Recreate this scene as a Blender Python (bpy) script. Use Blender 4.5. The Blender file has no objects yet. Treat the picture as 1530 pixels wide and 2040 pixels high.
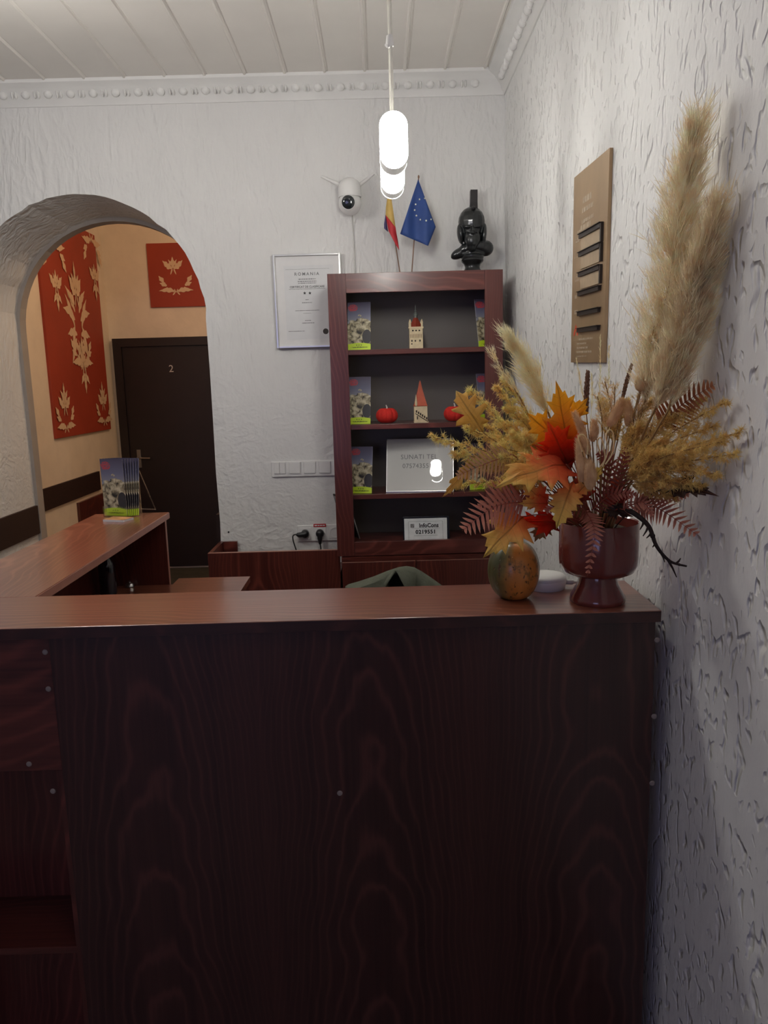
import bpy, bmesh, math, random
from mathutils import Vector, Matrix
random.seed(7)
SC = bpy.context.scene
COL = SC.collection
PI = math.pi

# ------------------------------------------------------------------ camera
F = 1530.0
HC = 1.62
def _basis():
    y = Vector(((755 - 765) / F, (757 - 1020) / F, 1)).normalized()
    n = y.cross(Vector((1, -0.027, 0))).normalized()
    if n.y < 0: n = -n
    n = -n if False else n
    x = n.cross(y)
    return x, y, -n
BX, BY, BZ = _basis()
def ray(px, py):
    c = Vector(((px - 765) / F, (py - 1020) / F, 1))
    return Vector((BX.dot(c), BY.dot(c), BZ.dot(c)))
C0 = Vector((0, 0, HC))
def PY(px, py, Y): r = ray(px, py); return C0 + r * (Y / r.y)
def PX(px, py, X): r = ray(px, py); return C0 + r * (X / r.x)
def PZ(px, py, Z): r = ray(px, py); return C0 + r * ((Z - HC) / r.z)
cam = bpy.data.cameras.new('camera')
cam.sensor_fit = 'VERTICAL'; cam.sensor_height = 36; cam.lens = F / 2040 * 36
cam.clip_start = 0.02
co = bpy.data.objects.new('camera', cam); COL.objects.link(co)
R = Matrix(((BX.x, -BX.y, -BX.z), (BY.x, -BY.y, -BY.z), (BZ.x, -BZ.y, -BZ.z)))
co.matrix_world = Matrix.Translation(C0) @ R.to_4x4()
SC.camera = co
SC.view_settings.view_transform = 'Standard'; SC.view_settings.look = 'None'
SC.view_settings.gamma = 1; SC.view_settings.use_curve_mapping = False
SC.view_settings.exposure = 0.22

# ------------------------------------------------------------------ helpers
def s2l(*c):
    f = lambda v: (v / 12.92 if v <= .04045 else ((v + .055) / 1.055) ** 2.4)
    return tuple(f(v / 255.0) for v in c[:3]) + (1,)
class MB:
    """collects shapes in world coordinates; build() links them as ONE mesh object"""
    def __init__(s): s.v = []; s.f = []; s.m = []; s.uv = {}; s.sm = []; s.cur = 0; s.smooth = False
    def add(s, vs, fs, uvs=None):
        b = len(s.v); s.v += [tuple(v) for v in vs]
        for i, f in enumerate(fs):
            if uvs: s.uv[len(s.f)] = uvs[i]
            s.f.append(tuple(b + k for k in f)); s.m.append(s.cur); s.sm.append(s.smooth)
        return s
    def box(s, a, b, bev=0.0):
        x0, y0, z0 = [min(a[i], b[i]) for i in range(3)]; x1, y1, z1 = [max(a[i], b[i]) for i in range(3)]
        if bev > 0:
            bm = bmesh.new()
            bmesh.ops.create_cube(bm, size=1)
            for v in bm.verts:
                v.co = Vector((x0 + (v.co.x + .5) * (x1 - x0), y0 + (v.co.y + .5) * (y1 - y0), z0 + (v.co.z + .5) * (z1 - z0)))
            bmesh.ops.bevel(bm, geom=list(bm.edges), offset=bev, segments=2, affect='EDGES', profile=.5)
            return s.bm(bm)
        vs = [(x0, y0, z0), (x1, y0, z0), (x1, y1, z0), (x0, y1, z0), (x0, y0, z1), (x1, y0, z1), (x1, y1, z1), (x0, y1, z1)]
        return s.add(vs, [(0, 3, 2, 1), (4, 5, 6, 7), (0, 1, 5, 4), (1, 2, 6, 5), (2, 3, 7, 6), (3, 0, 4, 7)])
    def obox(s, M, sx, sy, sz, bev=0):
        """box centred in frame M"""
        t = MB(); t.box((-sx / 2, -sy / 2, -sz / 2), (sx / 2, sy / 2, sz / 2), bev)
        return s.add([M @ Vector(v) for v in t.v], t.f)
    def bm(s, bm, M=None):
        bm.verts.index_update()
        s.add([(M @ v.co if M else v.co.copy()) for v in bm.verts], [tuple(v.index for v in f.verts) for f in bm.faces])
        bm.free(); return s
    def tube(s, pts, r, n=8, cap=True):
        pts = [Vector(p) for p in pts]
        rs = r if isinstance(r, (list, tuple)) else [r] * len(pts)
        vs = []; up = None
        for i, p in enumerate(pts):
            t = (pts[min(i + 1, len(pts) - 1)] - pts[max(i - 1, 0)])
            if t.length < 1e-9: t = Vector((0, 0, 1))
            t.normalize()
            if up is None:
                up = t.orthogonal().normalized()
            up = (up - t * up.dot(t))
            if up.length < 1e-6: up = t.orthogonal()
            up.normalize(); w = t.cross(up)
            for k in range(n):
                a = 2 * PI * k / n
                vs.append(p + (up * math.cos(a) + w * math.sin(a)) * rs[i])
        fs = []
        for i in range(len(pts) - 1):
            for k in range(n):
                fs.append((i * n + k, i * n + (k + 1) % n, (i + 1) * n + (k + 1) % n, (i + 1) * n + k))
        if cap:
            fs.append(tuple(range(n - 1, -1, -1))); fs.append(tuple((len(pts) - 1) * n + k for k in range(n)))
        return s.add(vs, fs)
    def lathe(s, c, prof, n=32, mod=None, M=None):
        """prof: list of (r,z); around vertical axis at c"""
        c = Vector(c); vs = []
        for (r, z) in prof:
            for k in range(n):
                a = 2 * PI * k / n
                q = r * (mod(a, z) if mod else 1)
                p = Vector((q * math.cos(a), q * math.sin(a), z))
                vs.append(c + (M @ p if M else p))
        fs = []
        for i in range(len(prof) - 1):
            for k in range(n):
                fs.append((i * n + k, i * n + (k + 1) % n, (i + 1) * n + (k + 1) % n, (i + 1) * n + k))
        if prof[0][0] > 1e-5: fs.append(tuple(range(n - 1, -1, -1)))
        if prof[-1][0] > 1e-5: fs.append(tuple((len(prof) - 1) * n + k for k in range(n)))
        return s.add(vs, fs)
    def ball(s, c, r, M=None, seg=16, ring=10):
        rx, ry, rz = r if isinstance(r, (tuple, list)) else (r, r, r)
        bm = bmesh.new(); bmesh.ops.create_uvsphere(bm, u_segments=seg, v_segments=ring, radius=1)
        S = Matrix.Diagonal((rx, ry, rz, 1)); T = Matrix.Translation(Vector(c))
        return s.bm(bm, T @ (M.to_4x4() if M else Matrix()) @ S)
    def prism(s, poly, axis, lo, hi):
        """poly: 2D points; axis 'x','y','z' extruded lo..hi"""
        def mk(p, h):
            if axis == 'y': return (p[0], h, p[1])
            if axis == 'x': return (h, p[0], p[1])
            return (p[0], p[1], h)
        n = len(poly)
        return s.add([mk(p, lo) for p in poly] + [mk(p, hi) for p in poly],
                     [tuple(range(n - 1, -1, -1)), tuple(range(n, 2 * n))] + [(i, (i + 1) % n, n + (i + 1) % n, n + i) for i in range(n)])
    def poly(s, pts):
        return s.add(pts, [tuple(range(len(pts)))])
    def build(s, name, mats, parent=None, smooth=None, mods=None, fix=True):
        off = Vector(parent['_o']) if parent and '_o' in parent else Vector((0, 0, 0))
        me = bpy.data.meshes.new(name)
        me.from_pydata([Vector(v) - off for v in s.v], [], s.f)
        for m in (mats if isinstance(mats, (list, tuple)) else [mats]): me.materials.append(m)
        if s.uv:
            uvl = me.uv_layers.new(name='UVMap')
            for pi, p in enumerate(me.polygons):
                if pi in s.uv:
                    for li, uv in zip(p.loop_indices, s.uv[pi]): uvl.data[li].uv = uv
        for i, p in enumerate(me.polygons):
            p.material_index = s.m[i]; p.use_smooth = s.sm[i] if smooth is None else smooth
        if fix:
            b = bmesh.new(); b.from_mesh(me); bmesh.ops.recalc_face_normals(b, faces=b.faces); b.to_mesh(me); b.free()
        me.update()
        o = bpy.data.objects.new(name, me); COL.objects.link(o)
        if parent: o.parent = parent; o['_o'] = tuple(off)
        if smooth:
            try: me.set_sharp_from_angle(angle=math.radians(40))
            except Exception: pass
        return o
def empty(name, loc, label, cat, group=None):
    o = bpy.data.objects.new(name, None); COL.objects.link(o); o.location = loc
    o.empty_display_size = .05
    o['_o'] = tuple(loc); return tag(o, label, cat, group)
def tag(o, label, cat, group=None):
    o['label'] = label; o['category'] = cat
    if group: o['group'] = group
    return o
def struct(o, label=None):
    o['kind'] = 'structure'
    if label: o['label'] = label
    return o
def copy_tree(root, loc, label=None, group=None):
    def cp(o, par):
        c = o.copy(); COL.objects.link(c)
        if par: c.parent = par
        for ch in list(o.children): cp(ch, c)
        return c
    r = cp(root, None); r.location = loc
    if label: r['label'] = label
    if group: r['group'] = group
    return r
def text(body, size, M, name, mat, parent, align='CENTER', bold=0.0, ext=0.0002, spacing=1.0, sx=1.0):
    cu = bpy.data.curves.new('t', 'FONT'); cu.body = body; cu.size = size; cu.align_x = align; cu.align_y = 'CENTER'
    cu.extrude = ext; cu.offset = bold; cu.space_character = spacing; cu.resolution_u = 3
    ob = bpy.data.objects.new('t', cu); COL.objects.link(ob)
    dg = bpy.context.evaluated_depsgraph_get(); dg.update()
    me = bpy.data.meshes.new_from_object(ob.evaluated_get(dg))
    mb = MB(); mb.add([M @ Vector((v.co.x * sx, v.co.y, v.co.z)) for v in me.vertices], [tuple(p.vertices) for p in me.polygons])
    bpy.data.objects.remove(ob); bpy.data.curves.remove(cu); bpy.data.meshes.remove(me)
    return mb.build(name, mat, parent)
def frame(o, x, y):
    """matrix with given local x, y axes (z = x cross y)"""
    x = Vector(x).normalized(); y = Vector(y); y = (y - x * y.dot(x)).normalized(); z = x.cross(y)
    return Matrix(((x.x, y.x, z.x, o[0]), (x.y, y.y, z.y, o[1]), (x.z, y.z, z.z, o[2]), (0, 0, 0, 1)))
def bez(p0, p1, p2, n):
    p0, p1, p2 = Vector(p0), Vector(p1), Vector(p2)
    return [p0 * (1 - t) ** 2 + p1 * 2 * t * (1 - t) + p2 * t * t for t in [i / n for i in range(n + 1)]]
def spline(pts, n):
    """catmull-rom through pts"""
    pts = [Vector(p) for p in pts]; out = []
    for i in range(len(pts) - 1):
        a = pts[max(i - 1, 0)]; b = pts[i]; c = pts[i + 1]; d = pts[min(i + 2, len(pts) - 1)]
        for k in range(n):
            t = k / n
            out.append(.5 * ((2 * b) + (c - a) * t + (2 * a - 5 * b + 4 * c - d) * t * t + (3 * b - a - 3 * c + d) * t ** 3))
    out.append(pts[-1]); return out

# ------------------------------------------------------------------ materials
class NT:
    def __init__(s, name):
        s.mat = bpy.data.materials.new(name); s.mat.use_nodes = True
        s.n = s.mat.node_tree.nodes; s.l = s.mat.node_tree.links
        s.b = s.n['Principled BSDF']; s.out = s.n['Material Output']
    def node(s, t, **kw):
        n = s.n.new(t)
        for k, v in kw.items():
            if k.startswith('i_'):
                key = k[2:]; n.inputs[int(key) if key.isdigit() else key.replace('_', ' ')].default_value = v
            else: setattr(n, k, v)
        return n
    def link(s, a, b): s.l.new(a, b)
    def math(s, op, a, b=None, clamp=False):
        n = s.node('ShaderNodeMath', operation=op, use_clamp=clamp)
        for i, q in enumerate((a, b)):
            if q is None: continue
            if isinstance(q, (int, float)): n.inputs[i].default_value = q
            else: s.link(q, n.inputs[i])
        return n.outputs[0]
    def ramp(s, fac, stops, interp='LINEAR'):
        n = s.node('ShaderNodeValToRGB'); n.color_ramp.interpolation = interp
        e = n.color_ramp.elements
        while len(e) < len(stops): e.new(.5)
        for i, (p, c) in enumerate(stops): e[i].position = p; e[i].color = c
        s.link(fac, n.inputs[0]); return n.outputs[0]
    def coord(s, kind='Object', scale=(1, 1, 1), rot=(0, 0, 0)):
        t = s.node('ShaderNodeTexCoord'); m = s.node('ShaderNodeMapping')
        m.inputs['Scale'].default_value = scale; m.inputs['Rotation'].default_value = rot
        s.link(t.outputs[kind], m.inputs[0]); return m.outputs[0]
    def noise(s, vec, scale, detail=3, rough=.5, dist=0):
        n = s.node('ShaderNodeTexNoise'); n.inputs['Scale'].default_value = scale; n.inputs['Detail'].default_value = detail
        n.inputs['Roughness'].default_value = rough; n.inputs['Distortion'].default_value = dist
        if vec is not None: s.link(vec, n.inputs['Vector'])
        return n.outputs[0]
    def mix(s, fac, a, b, mode='MIX'):
        n = s.node('ShaderNodeMix', data_type='RGBA', blend_type=mode)
        for q, k in ((fac, 0), (a, 6), (b, 7)):
            if isinstance(q, (int, float, tuple)): n.inputs[k].default_value = q
            else: s.link(q, n.inputs[k])
        return n.outputs[2]
    def bump(s, h, dist=.01, strength=1.0):
        n = s.node('ShaderNodeBump'); n.inputs['Distance'].default_value = dist; n.inputs['Strength'].default_value = strength
        s.link(h, n.inputs['Height']); s.link(n.outputs[0], s.b.inputs['Normal']); return n
    def set(s, **kw):
        for k, v in kw.items():
            key = k.replace('_', ' ')
            if isinstance(v, (int, float, tuple)): s.b.inputs[key].default_value = v
            else: s.link(v, s.b.inputs[key])
        return s
def plain(name, col, rough=.5, var=.08, scale=30, metal=0, spec=.5, coat=0, bump=0, **kw):
    t = NT(name); v = t.coord()
    nz = t.noise(v, scale, 3)
    a = tuple(c * (1 - var) for c in col[:3]) + (1,); b = tuple(min(1, c * (1 + var)) for c in col[:3]) + (1,)
    t.set(Base_Color=t.ramp(nz, [(.3, a), (.7, b)]), Roughness=rough, Metallic=metal, Specular_IOR_Level=spec, Coat_Weight=coat)
    if bump: t.bump(t.noise(v, scale * 4, 2), bump)
    for k, q in kw.items(): t.set(**{k: q})
    return t.mat
def plaster(name, col, mode, dist=.006):
    """rough trowelled plaster; mode 'back' = runs and swirls, 'side' = short upright dents"""
    t = NT(name)
    if mode == 'side':
        v = t.coord(scale=(1, 1, .58))
        w = t.noise(v, 6, 2); vv = t.node('ShaderNodeVectorMath', operation='MULTIPLY_ADD')
        n3 = t.node('ShaderNodeTexNoise'); n3.inputs['Scale'].default_value = 14; t.link(v, n3.inputs['Vector'])
        t.link(n3.outputs[1], vv.inputs[0]); vv.inputs[1].default_value = (.05, .05, .05); t.link(v, vv.inputs[2])
        n = t.noise(vv.outputs[0], 46, 1.2, .45)
        d = t.ramp(n, [(.24, (0, 0, 0, 1)), (.44, (1, 1, 1, 1))], 'LINEAR')
        fine = t.noise(v, 26, 4, .6)
        h = t.math('ADD', t.math('MULTIPLY', d, 1.15), t.math('MULTIPLY', fine, .55))
    else:
        v0 = t.coord(); v = t.coord(scale=(1, 1, .34)); vlow = t.coord(scale=(1, 1, 1.25))
        def warp(vec, sc, amt):
            n3 = t.node('ShaderNodeTexNoise'); n3.inputs['Scale'].default_value = sc; t.link(vec, n3.inputs['Vector'])
            m = t.node('ShaderNodeVectorMath', operation='MULTIPLY_ADD'); t.link(n3.outputs[1], m.inputs[0]); m.inputs[1].default_value = (amt,) * 3; t.link(vec, m.inputs[2])
            return m.outputs[0]
        ridged = lambda q: t.math('SUBTRACT', 1, t.math('MULTIPLY', t.math('ABSOLUTE', t.math('SUBTRACT', q, .5)), 3.2))
        a = t.math('MULTIPLY', ridged(t.noise(warp(v, 6, .10), 21, 2, .5)), 1.0)
        b = t.math('MULTIPLY', ridged(t.noise(warp(vlow, 4.5, .14), 17, 2, .5)), .55)
        sep = t.node('ShaderNodeSeparateXYZ'); t.link(v0, sep.inputs[0])
        k = t.math('SUBTRACT', sep.outputs[2], 1.35); k = t.math('MULTIPLY', k, 2.0, True)
        mixv = t.node('ShaderNodeMix', data_type='FLOAT'); t.link(k, mixv.inputs[0]); t.link(b, mixv.inputs[2]); t.link(a, mixv.inputs[3])
        fine = t.noise(v0, 60, 3, .6)
        patch = t.ramp(t.noise(v0, 2.2, 2), [(.35, (.35,) * 3 + (1,)), (.6, (1, 1, 1, 1))])
        h = t.math('ADD', t.math('MULTIPLY', mixv.outputs[0], patch), t.math('MULTIPLY', fine, .25))
    stain = t.noise(t.coord(), 1.7, 3)
    c1 = tuple(q * .94 for q in col[:3]) + (1,)
    t.set(Base_Color=t.ramp(stain, [(.3, c1), (.7, col)]), Roughness=.75, Specular_IOR_Level=.25)
    t.bump(h, dist)
    return t.mat
def wood(name, axis, dark, light, period=.52, rough=.32, coat=.25, phase=0.0, across=None):
    """mahogany laminate; grain runs along axis, cathedral arches repeating across it"""
    t = NT(name); tc = t.node('ShaderNodeTexCoord'); sep = t.node('ShaderNodeSeparateXYZ'); t.link(tc.outputs['Object'], sep.inputs[0])
    ax = 'xyz'.index(axis); acr = 'xyz'.index(across) if across else {2: 0, 0: 1, 1: 0}[ax]
    L = sep.outputs[ax]; A = sep.outputs[acr]
    other = sep.outputs[3 - ax - acr]
    A = t.math('ADD', A, t.math('MULTIPLY', other, .35))
    u = t.math('PINGPONG', t.math('ADD', A, 10 * period + phase), period / 2)      # 0 at arch axis
    sc = [22, 22, 22]; sc[ax] = .9
    v = t.coord(scale=tuple(sc))
    wob = t.noise(v, 1.0, 3, .6)
    lw = t.coord(scale=(1.5, 1.5, 1.5)); slow = t.noise(lw, 2, 2)
    q = t.math('ADD', L, t.math('MULTIPLY', t.math('MULTIPLY', u, u), 38.0))
    q = t.math('ADD', q, t.math('MULTIPLY', slow, .9)); q = t.math('ADD', q, t.math('MULTIPLY', wob, .16))
    sn = t.math('SINE', t.math('MULTIPLY', q, 34.0))
    arch = t.math('POWER', t.math('MULTIPLY', t.math('ADD', sn, 1), .5), 5.0)
    nearaxis = t.math('SUBTRACT', 1, t.math('MULTIPLY', u, 3.2), True)
    arch = t.math('MULTIPLY', arch, nearaxis)
    sc2 = [70, 70, 70]; sc2[ax] = 1.2
    st = t.noise(t.coord(scale=tuple(sc2)), 1, 4, .65)
    sc3 = [9, 9, 9]; sc3[ax] = .25
    band = t.noise(t.coord(scale=tuple(sc3)), 1, 2)
    f = t.math('ADD', t.math('MULTIPLY', arch, .42), t.math('ADD', t.math('MULTIPLY', st, .55), t.math('MULTIPLY', band, .45)))
    col = t.ramp(f, [(.28, dark), (.62, tuple((a + b) / 2 for a, b in zip(dark, light))), (.95, light)])
    t.set(Base_Color=col, Roughness=rough, Coat_Weight=coat, Coat_Roughness=.18, Specular_IOR_Level=.5)
    t.bump(st, .0002, .5)
    return t.mat
WD, WL = s2l(58, 24, 22), s2l(118, 58, 48)
M = {}
M['plaster_back'] = plaster('plaster_back', (.76, .752, .735, 1), 'back', .0075)
M['plaster_side'] = plaster('plaster_side', (.84, .835, .82, 1), 'side', .007)
M['hall_wall'] = plain('hall_plaster', (.80, .69, .57, 1), .8, .05, 6, bump=.0015)
M['ceiling'] = plain('ceiling_plank', (.76, .725, .68, 1), .55, .03, 4)
M['cornice'] = plain('cornice_white', (.78, .77, .75, 1), .6, .03, 8)
M['floor'] = plain('floor_tile', s2l(112, 104, 94), .5, .1, 5)
M['floor_hall'] = plain('hall_carpet', s2l(62, 60, 54), .8, .2, 9)
M['shade_grey'] = plain('shade_grey', s2l(165, 155, 146), .7, .05, 9)  # shade put into the colour of the arch edge strip
M['dark_wood'] = wood('dark_rail_wood', 'y', s2l(34, 16, 15), s2l(52, 26, 23), across='z', rough=.6, coat=0)
TD, TL = s2l(102, 51, 39), s2l(162, 101, 77)
M['wx'] = wood('mahogany_x', 'x', WD, WL, phase=.05)
M['topx'] = wood('worktop_x', 'x', TD, TL, phase=.05, rough=.3, coat=.7)
M['topy'] = wood('worktop_y', 'y', TD, TL, rough=.3, coat=.7)
M['wy'] = wood('mahogany_y', 'y', WD, WL)
M['wz'] = wood('mahogany_z', 'z', WD, WL, phase=.135)
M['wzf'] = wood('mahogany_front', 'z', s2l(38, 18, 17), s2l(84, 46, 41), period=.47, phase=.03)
M['wbx'] = wood('bookcase_rail_wood', 'x', s2l(68, 30, 27), s2l(120, 64, 56), across='z')
M['wbz'] = wood('bookcase_stile_wood', 'z', s2l(70, 29, 26), s2l(116, 62, 54))
M['edge'] = plain('edge_banding', s2l(170, 120, 105), .35, .05)
M['cap'] = plain('screw_cap_grey', s2l(140, 128, 122), .4)
M['bc_in'] = plain('bookcase_interior', s2l(104, 97, 93), .5, .06, 4)
M['door'] = plain('door_dark', s2l(32, 20, 20), .45, .15, 12)
M['black'] = plain('black_plastic', (.012, .012, .013, 1), .35)
M['blackm'] = plain('black_matt', (.01, .01, .011, 1), .7)
M['white_pl'] = plain('white_plastic', (.78, .77, .75, 1), .35, .02)
M['paper'] = plain('paper_white', (.74, .73, .72, 1), .55, .02)
M['ink'] = plain('ink_dark', (.02, .02, .022, 1), .6)
M['inkgrey'] = plain('ink_grey', (.16, .16, .16, 1), .6)
M['chrome'] = plain('polished_metal', (.72, .72, .70, 1), .28, .03, metal=1)
M['steel'] = plain('steel_dull', (.35, .34, .34, 1), .3, .05, metal=1)
M['red_panel'] = plain('red_panel', s2l(160, 58, 36), .6, .08, 3)
M['cream'] = plain('ornament_cream', s2l(222, 190, 158), .6, .04)
M['lime'] = plain('lime', s2l(178, 214, 40), .5)
M['red'] = plain('red_label', s2l(190, 30, 40), .5)
M['cord'] = plain('cord_cream', (.72, .70, .62, 1), .5)
M['cable'] = plain('cable_black', (.012, .012, .012, 1), .5)
M['cable_white'] = plain('cable_white', (.62, .61, .58, 1), .5)
M['vase'] = plain('vase_glaze', s2l(112, 48, 42), .16, .06, 4, coat=.6)
M['bronze'] = plain('bust_black', (.010, .012, .013, 1), .28, .2, 14, coat=.3)

# ================================================================== THE ROOM
XR, YB, ZC = .59, 3.65, 2.93
XL, YF = -3.3, -3.0
b = MB(); b.box((XL, YF, -.1), (XR + .1, YB + .25, 0)); struct(b.build('floor', M['floor']))
b = MB(); b.box((XL, YB + .25, -.1), (XR + .2, 7.2, 0)); struct(b.build('floor_hall', M['floor_hall']))
# right wall
b = MB(); b.box((XR, YF, 0), (XR + .12, YB + .001, 3.0)); struct(b.build('wall_right', M['plaster_side']))
b = MB(); b.box((XL - .12, YF, 0), (XL, YB + .5, 3.0)); struct(b.build('wall_left', M['plaster_back']))
# back wall with a deep arch
ACX, AR, AZ, AT = -1.34, .552, 1.925, .50
b = MB(); rnd = random.Random(3)
arc = []
NA = 40
for i in range(9): arc.append((ACX + AR, AZ * i / 8.0))
for i in range(1, NA): a = PI * i / NA; arc.append((ACX + AR * math.cos(a), AZ + AR * math.sin(a)))
for i in range(9): arc.append((ACX - AR, AZ * (8 - i) / 8.0))
arc = [(x + rnd.uniform(-.004, .004), z + (rnd.uniform(-.003, .003) if z > .01 else 0)) for x, z in arc]
yb = YB + AT
na = len(arc)
for y, flip in ((YB, 1), (yb, 0)):
    vs = []; fs = []
    for i, (x, z) in enumerate(arc): vs.append((x, y, z))
    out = []
    for i, (x, z) in enumerate(arc):
        if i <= 8: out.append((XR + (.0 if flip else .1), y, z))
        elif i >= na - 9: out.append((XL, y, z))
        else: out.append((x, y, 3.0))
    vs += out
    for i in range(na - 1):
        if i == 8:
            vs.append((XR, y, 3.0)); fs.append((i, i + 1, na + i + 1, len(vs) - 1, na + i))
        elif i == na - 10:
            vs.append((XL, y, 3.0)); fs.append((i, i + 1, na + i + 1, len(vs) - 1, na + i))
        else: fs.append((i, i + 1, na + i + 1, na + i))
    b.add(vs, fs)
vs = [(x, YB, z) for x, z in arc] + [(x, yb, z) for x, z in arc]
b.add(vs, [(i, i + 1, na + i + 1, na + i) for i in range(na - 1)])
struct(b.build('wall_back', M['plaster_back']))
# wall behind the camera with an assumed window, added for the bluish light
b = MB()
wx0, wx1, wz0, wz1 = -2.4, -.6, .7, 2.2
b.box((XL, YF - .15, 0), (wx0, YF, 3)); b.box((wx1, YF - .15, 0), (XR, YF, 3))
b.box((wx0, YF - .15, 0), (wx1, YF, wz0)); b.box((wx0, YF - .15, wz1), (wx1, YF, 3))
struct(b.build('wall_front', M['plaster_back']))
wroot = empty('assumed_window', ((wx0 + wx1) / 2, YF - .08, wz0), 'assumed unseen window in the wall facing the counter', 'window')
del wroot['category']; struct(wroot)
b = MB(); fr = .06
b.box((wx0, YF - .11, wz0), (wx0 + fr, YF - .05, wz1)); b.box((wx1 - fr, YF - .11, wz0), (wx1, YF - .05, wz1))
b.box((wx0 + fr, YF - .11, wz0), (wx1 - fr, YF - .05, wz0 + fr)); b.box((wx0 + fr, YF - .11, wz1 - fr), (wx1 - fr, YF - .05, wz1))
b.box((ACX - .03 - .16, YF - .11, wz0 + fr), (ACX + .03 - .16, YF - .05, wz1 - fr)); b.build('assumed_window_frame', M['white_pl'], wroot)
# ceiling of long planks running into the room
b = MB(); w = .172; x0 = XL
off = PZ(725, 142, ZC).x % w
xs = x0 - (x0 % w) + off - w
poly = []
while xs < XR + .3:
    for dx, dz in ((0.0, -.006), (.007, -.006), (.010, 0.0), (.014, .003), (.020, 0), (w - .004, 0.0)):
        x = xs + dx
        poly.append((min(max(x, XL), XR), ZC + dz))
    xs += w
vs = [(x, YF, z) for x, z in poly] + [(x, YB, z) for x, z in poly]; n = len(poly)
b.add(vs, [(i, i + 1, n + i + 1, n + i) for i in range(n - 1)])
b.add([(XL, YF, 3.0), (XR, YF, 3.0), (XR, YB, 3.0), (XL, YB, 3.0)], [(0, 1, 2, 3)])
struct(b.build('ceiling', M['ceiling'], fix=False))
# cornices
prof = [(0, 0), (.006, -.0), (.010, .012), (.016, .018), (.022, .034), (.044, .052), (.050, .056), (.054, .062), (.076, .070), (.082, .074), (.084, .0862), (0, .0862)]
ZK = ZC - .086
b = MB(); n = len(prof)
b.add([(XL, YB - p, ZK + q) for p, q in prof] + [(XR, YB - p, ZK + q) for p, q in prof], [(i, (i + 1) % n, n + (i + 1) % n, n + i) for i in range(n)])
x = XL + .03; k = 0
while x < XR - .09:
    if k % 2 == 0: b.ball((x, YB - .034, ZK + .040), (.019, .016, .017), seg=10, ring=6)
    else:
        b.ball((x - .008, YB - .034, ZK + .042), (.006, .012, .019), seg=8, ring=5); b.ball((x + .008, YB - .034, ZK + .042), (.006, .012, .019), seg=8, ring=5)
    x += .049; k += 1
struct(b.build('trim_1', M['cornice'], smooth=True))
b = MB()
b.add([(XR - p, YF, ZK + q) for p, q in prof] + [(XR - p, YB - p, ZK + q) for p, q in prof], [(i, (i + 1) % n, n + (i + 1) % n, n + i) for i in range(n)])
y = .3; k = 0
while y < YB - .09:
    if k % 2 == 0: b.ball((XR - .034, y, ZK + .040), (.016, .019, .017), seg=10, ring=6)
    else:
        b.ball((XR - .034, y - .008, ZK + .042), (.012, .006, .019), seg=8, ring=5); b.ball((XR - .034, y + .008, ZK + .042), (.012, .006, .019), seg=8, ring=5)
    y += .049; k += 1
struct(b.build('trim_2', M['cornice'], smooth=True))
# strip added along the arch back edge; its grey stands in for shade
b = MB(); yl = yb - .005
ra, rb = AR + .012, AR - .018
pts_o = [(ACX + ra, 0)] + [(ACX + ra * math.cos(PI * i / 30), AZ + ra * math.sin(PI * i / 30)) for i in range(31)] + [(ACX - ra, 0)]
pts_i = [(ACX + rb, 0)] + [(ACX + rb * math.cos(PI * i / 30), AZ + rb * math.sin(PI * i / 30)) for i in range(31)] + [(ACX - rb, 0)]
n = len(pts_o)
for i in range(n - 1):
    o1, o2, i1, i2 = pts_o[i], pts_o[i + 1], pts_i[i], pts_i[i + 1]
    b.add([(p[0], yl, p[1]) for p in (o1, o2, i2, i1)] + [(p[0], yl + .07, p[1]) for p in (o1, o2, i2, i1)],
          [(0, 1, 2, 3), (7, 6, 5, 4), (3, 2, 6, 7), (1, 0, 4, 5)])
struct(b.build('arch_shade_strip', M['shade_grey']))
# chair rails on both jambs
XJ = ACX - AR
z1, z0 = PX(72, 1006, XJ).z, PX(75, 1062, XJ).z
b = MB(); b.box((XJ, YB + .02, z0), (XJ + .016, yb - .012, z1)); struct(b.build('trim_4', M['dark_wood']))
b = MB(); b.box((ACX + AR - .022, YB + .03, z0), (ACX + AR - .003, yb - .012, z1)); struct(b.build('trim_5', M['dark_wood']))
# ------------------------------------------------------------------ hall beyond the arch
XH, YH, ZH = -2.30, 6.75, 3.35
b = MB(); b.box((XH - .1, yb, 0), (XH, YH + .1, ZH)); struct(b.build('wall_hall_left', M['hall_wall']))
b = MB(); b.box((XH, YH, 0), (.7, YH + .1, ZH)); struct(b.build('wall_hall_back', M['hall_wall']))
b = MB(); b.box((.6, yb, 0), (.7, YH, ZH)); struct(b.build('wall_hall_right', M['hall_wall']))
b = MB(); b.box((XH - .1, yb, ZH), (.7, YH + .1, ZH + .1)); struct(b.build('ceiling_hall', M['ceiling']))
b = MB(); b.box((XL, yb, 3.0), (.7, yb + .04, ZH)); struct(b.build('wall_hall_front', M['hall_wall']))
# rail on the hall wall and wooden dado below it
pa, pb = PX(80, 972, XH), PX(205, 938, XH)
zt = (pa.z + pb.z) / 2; zb = PX(82, 1020, XH).z
b = MB(); b.box((XH, pa.y, zb), (XH + .018, 6.2, zt)); struct(b.build('trim_6', M['dark_wood']))
pc = PX(153, 1010, XH)
b = MB(); b.box((XH, pc.y, 0), (XH + .022, 6.6, zb - .035)); struct(b.build('trim_7', M['wz']))
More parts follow.
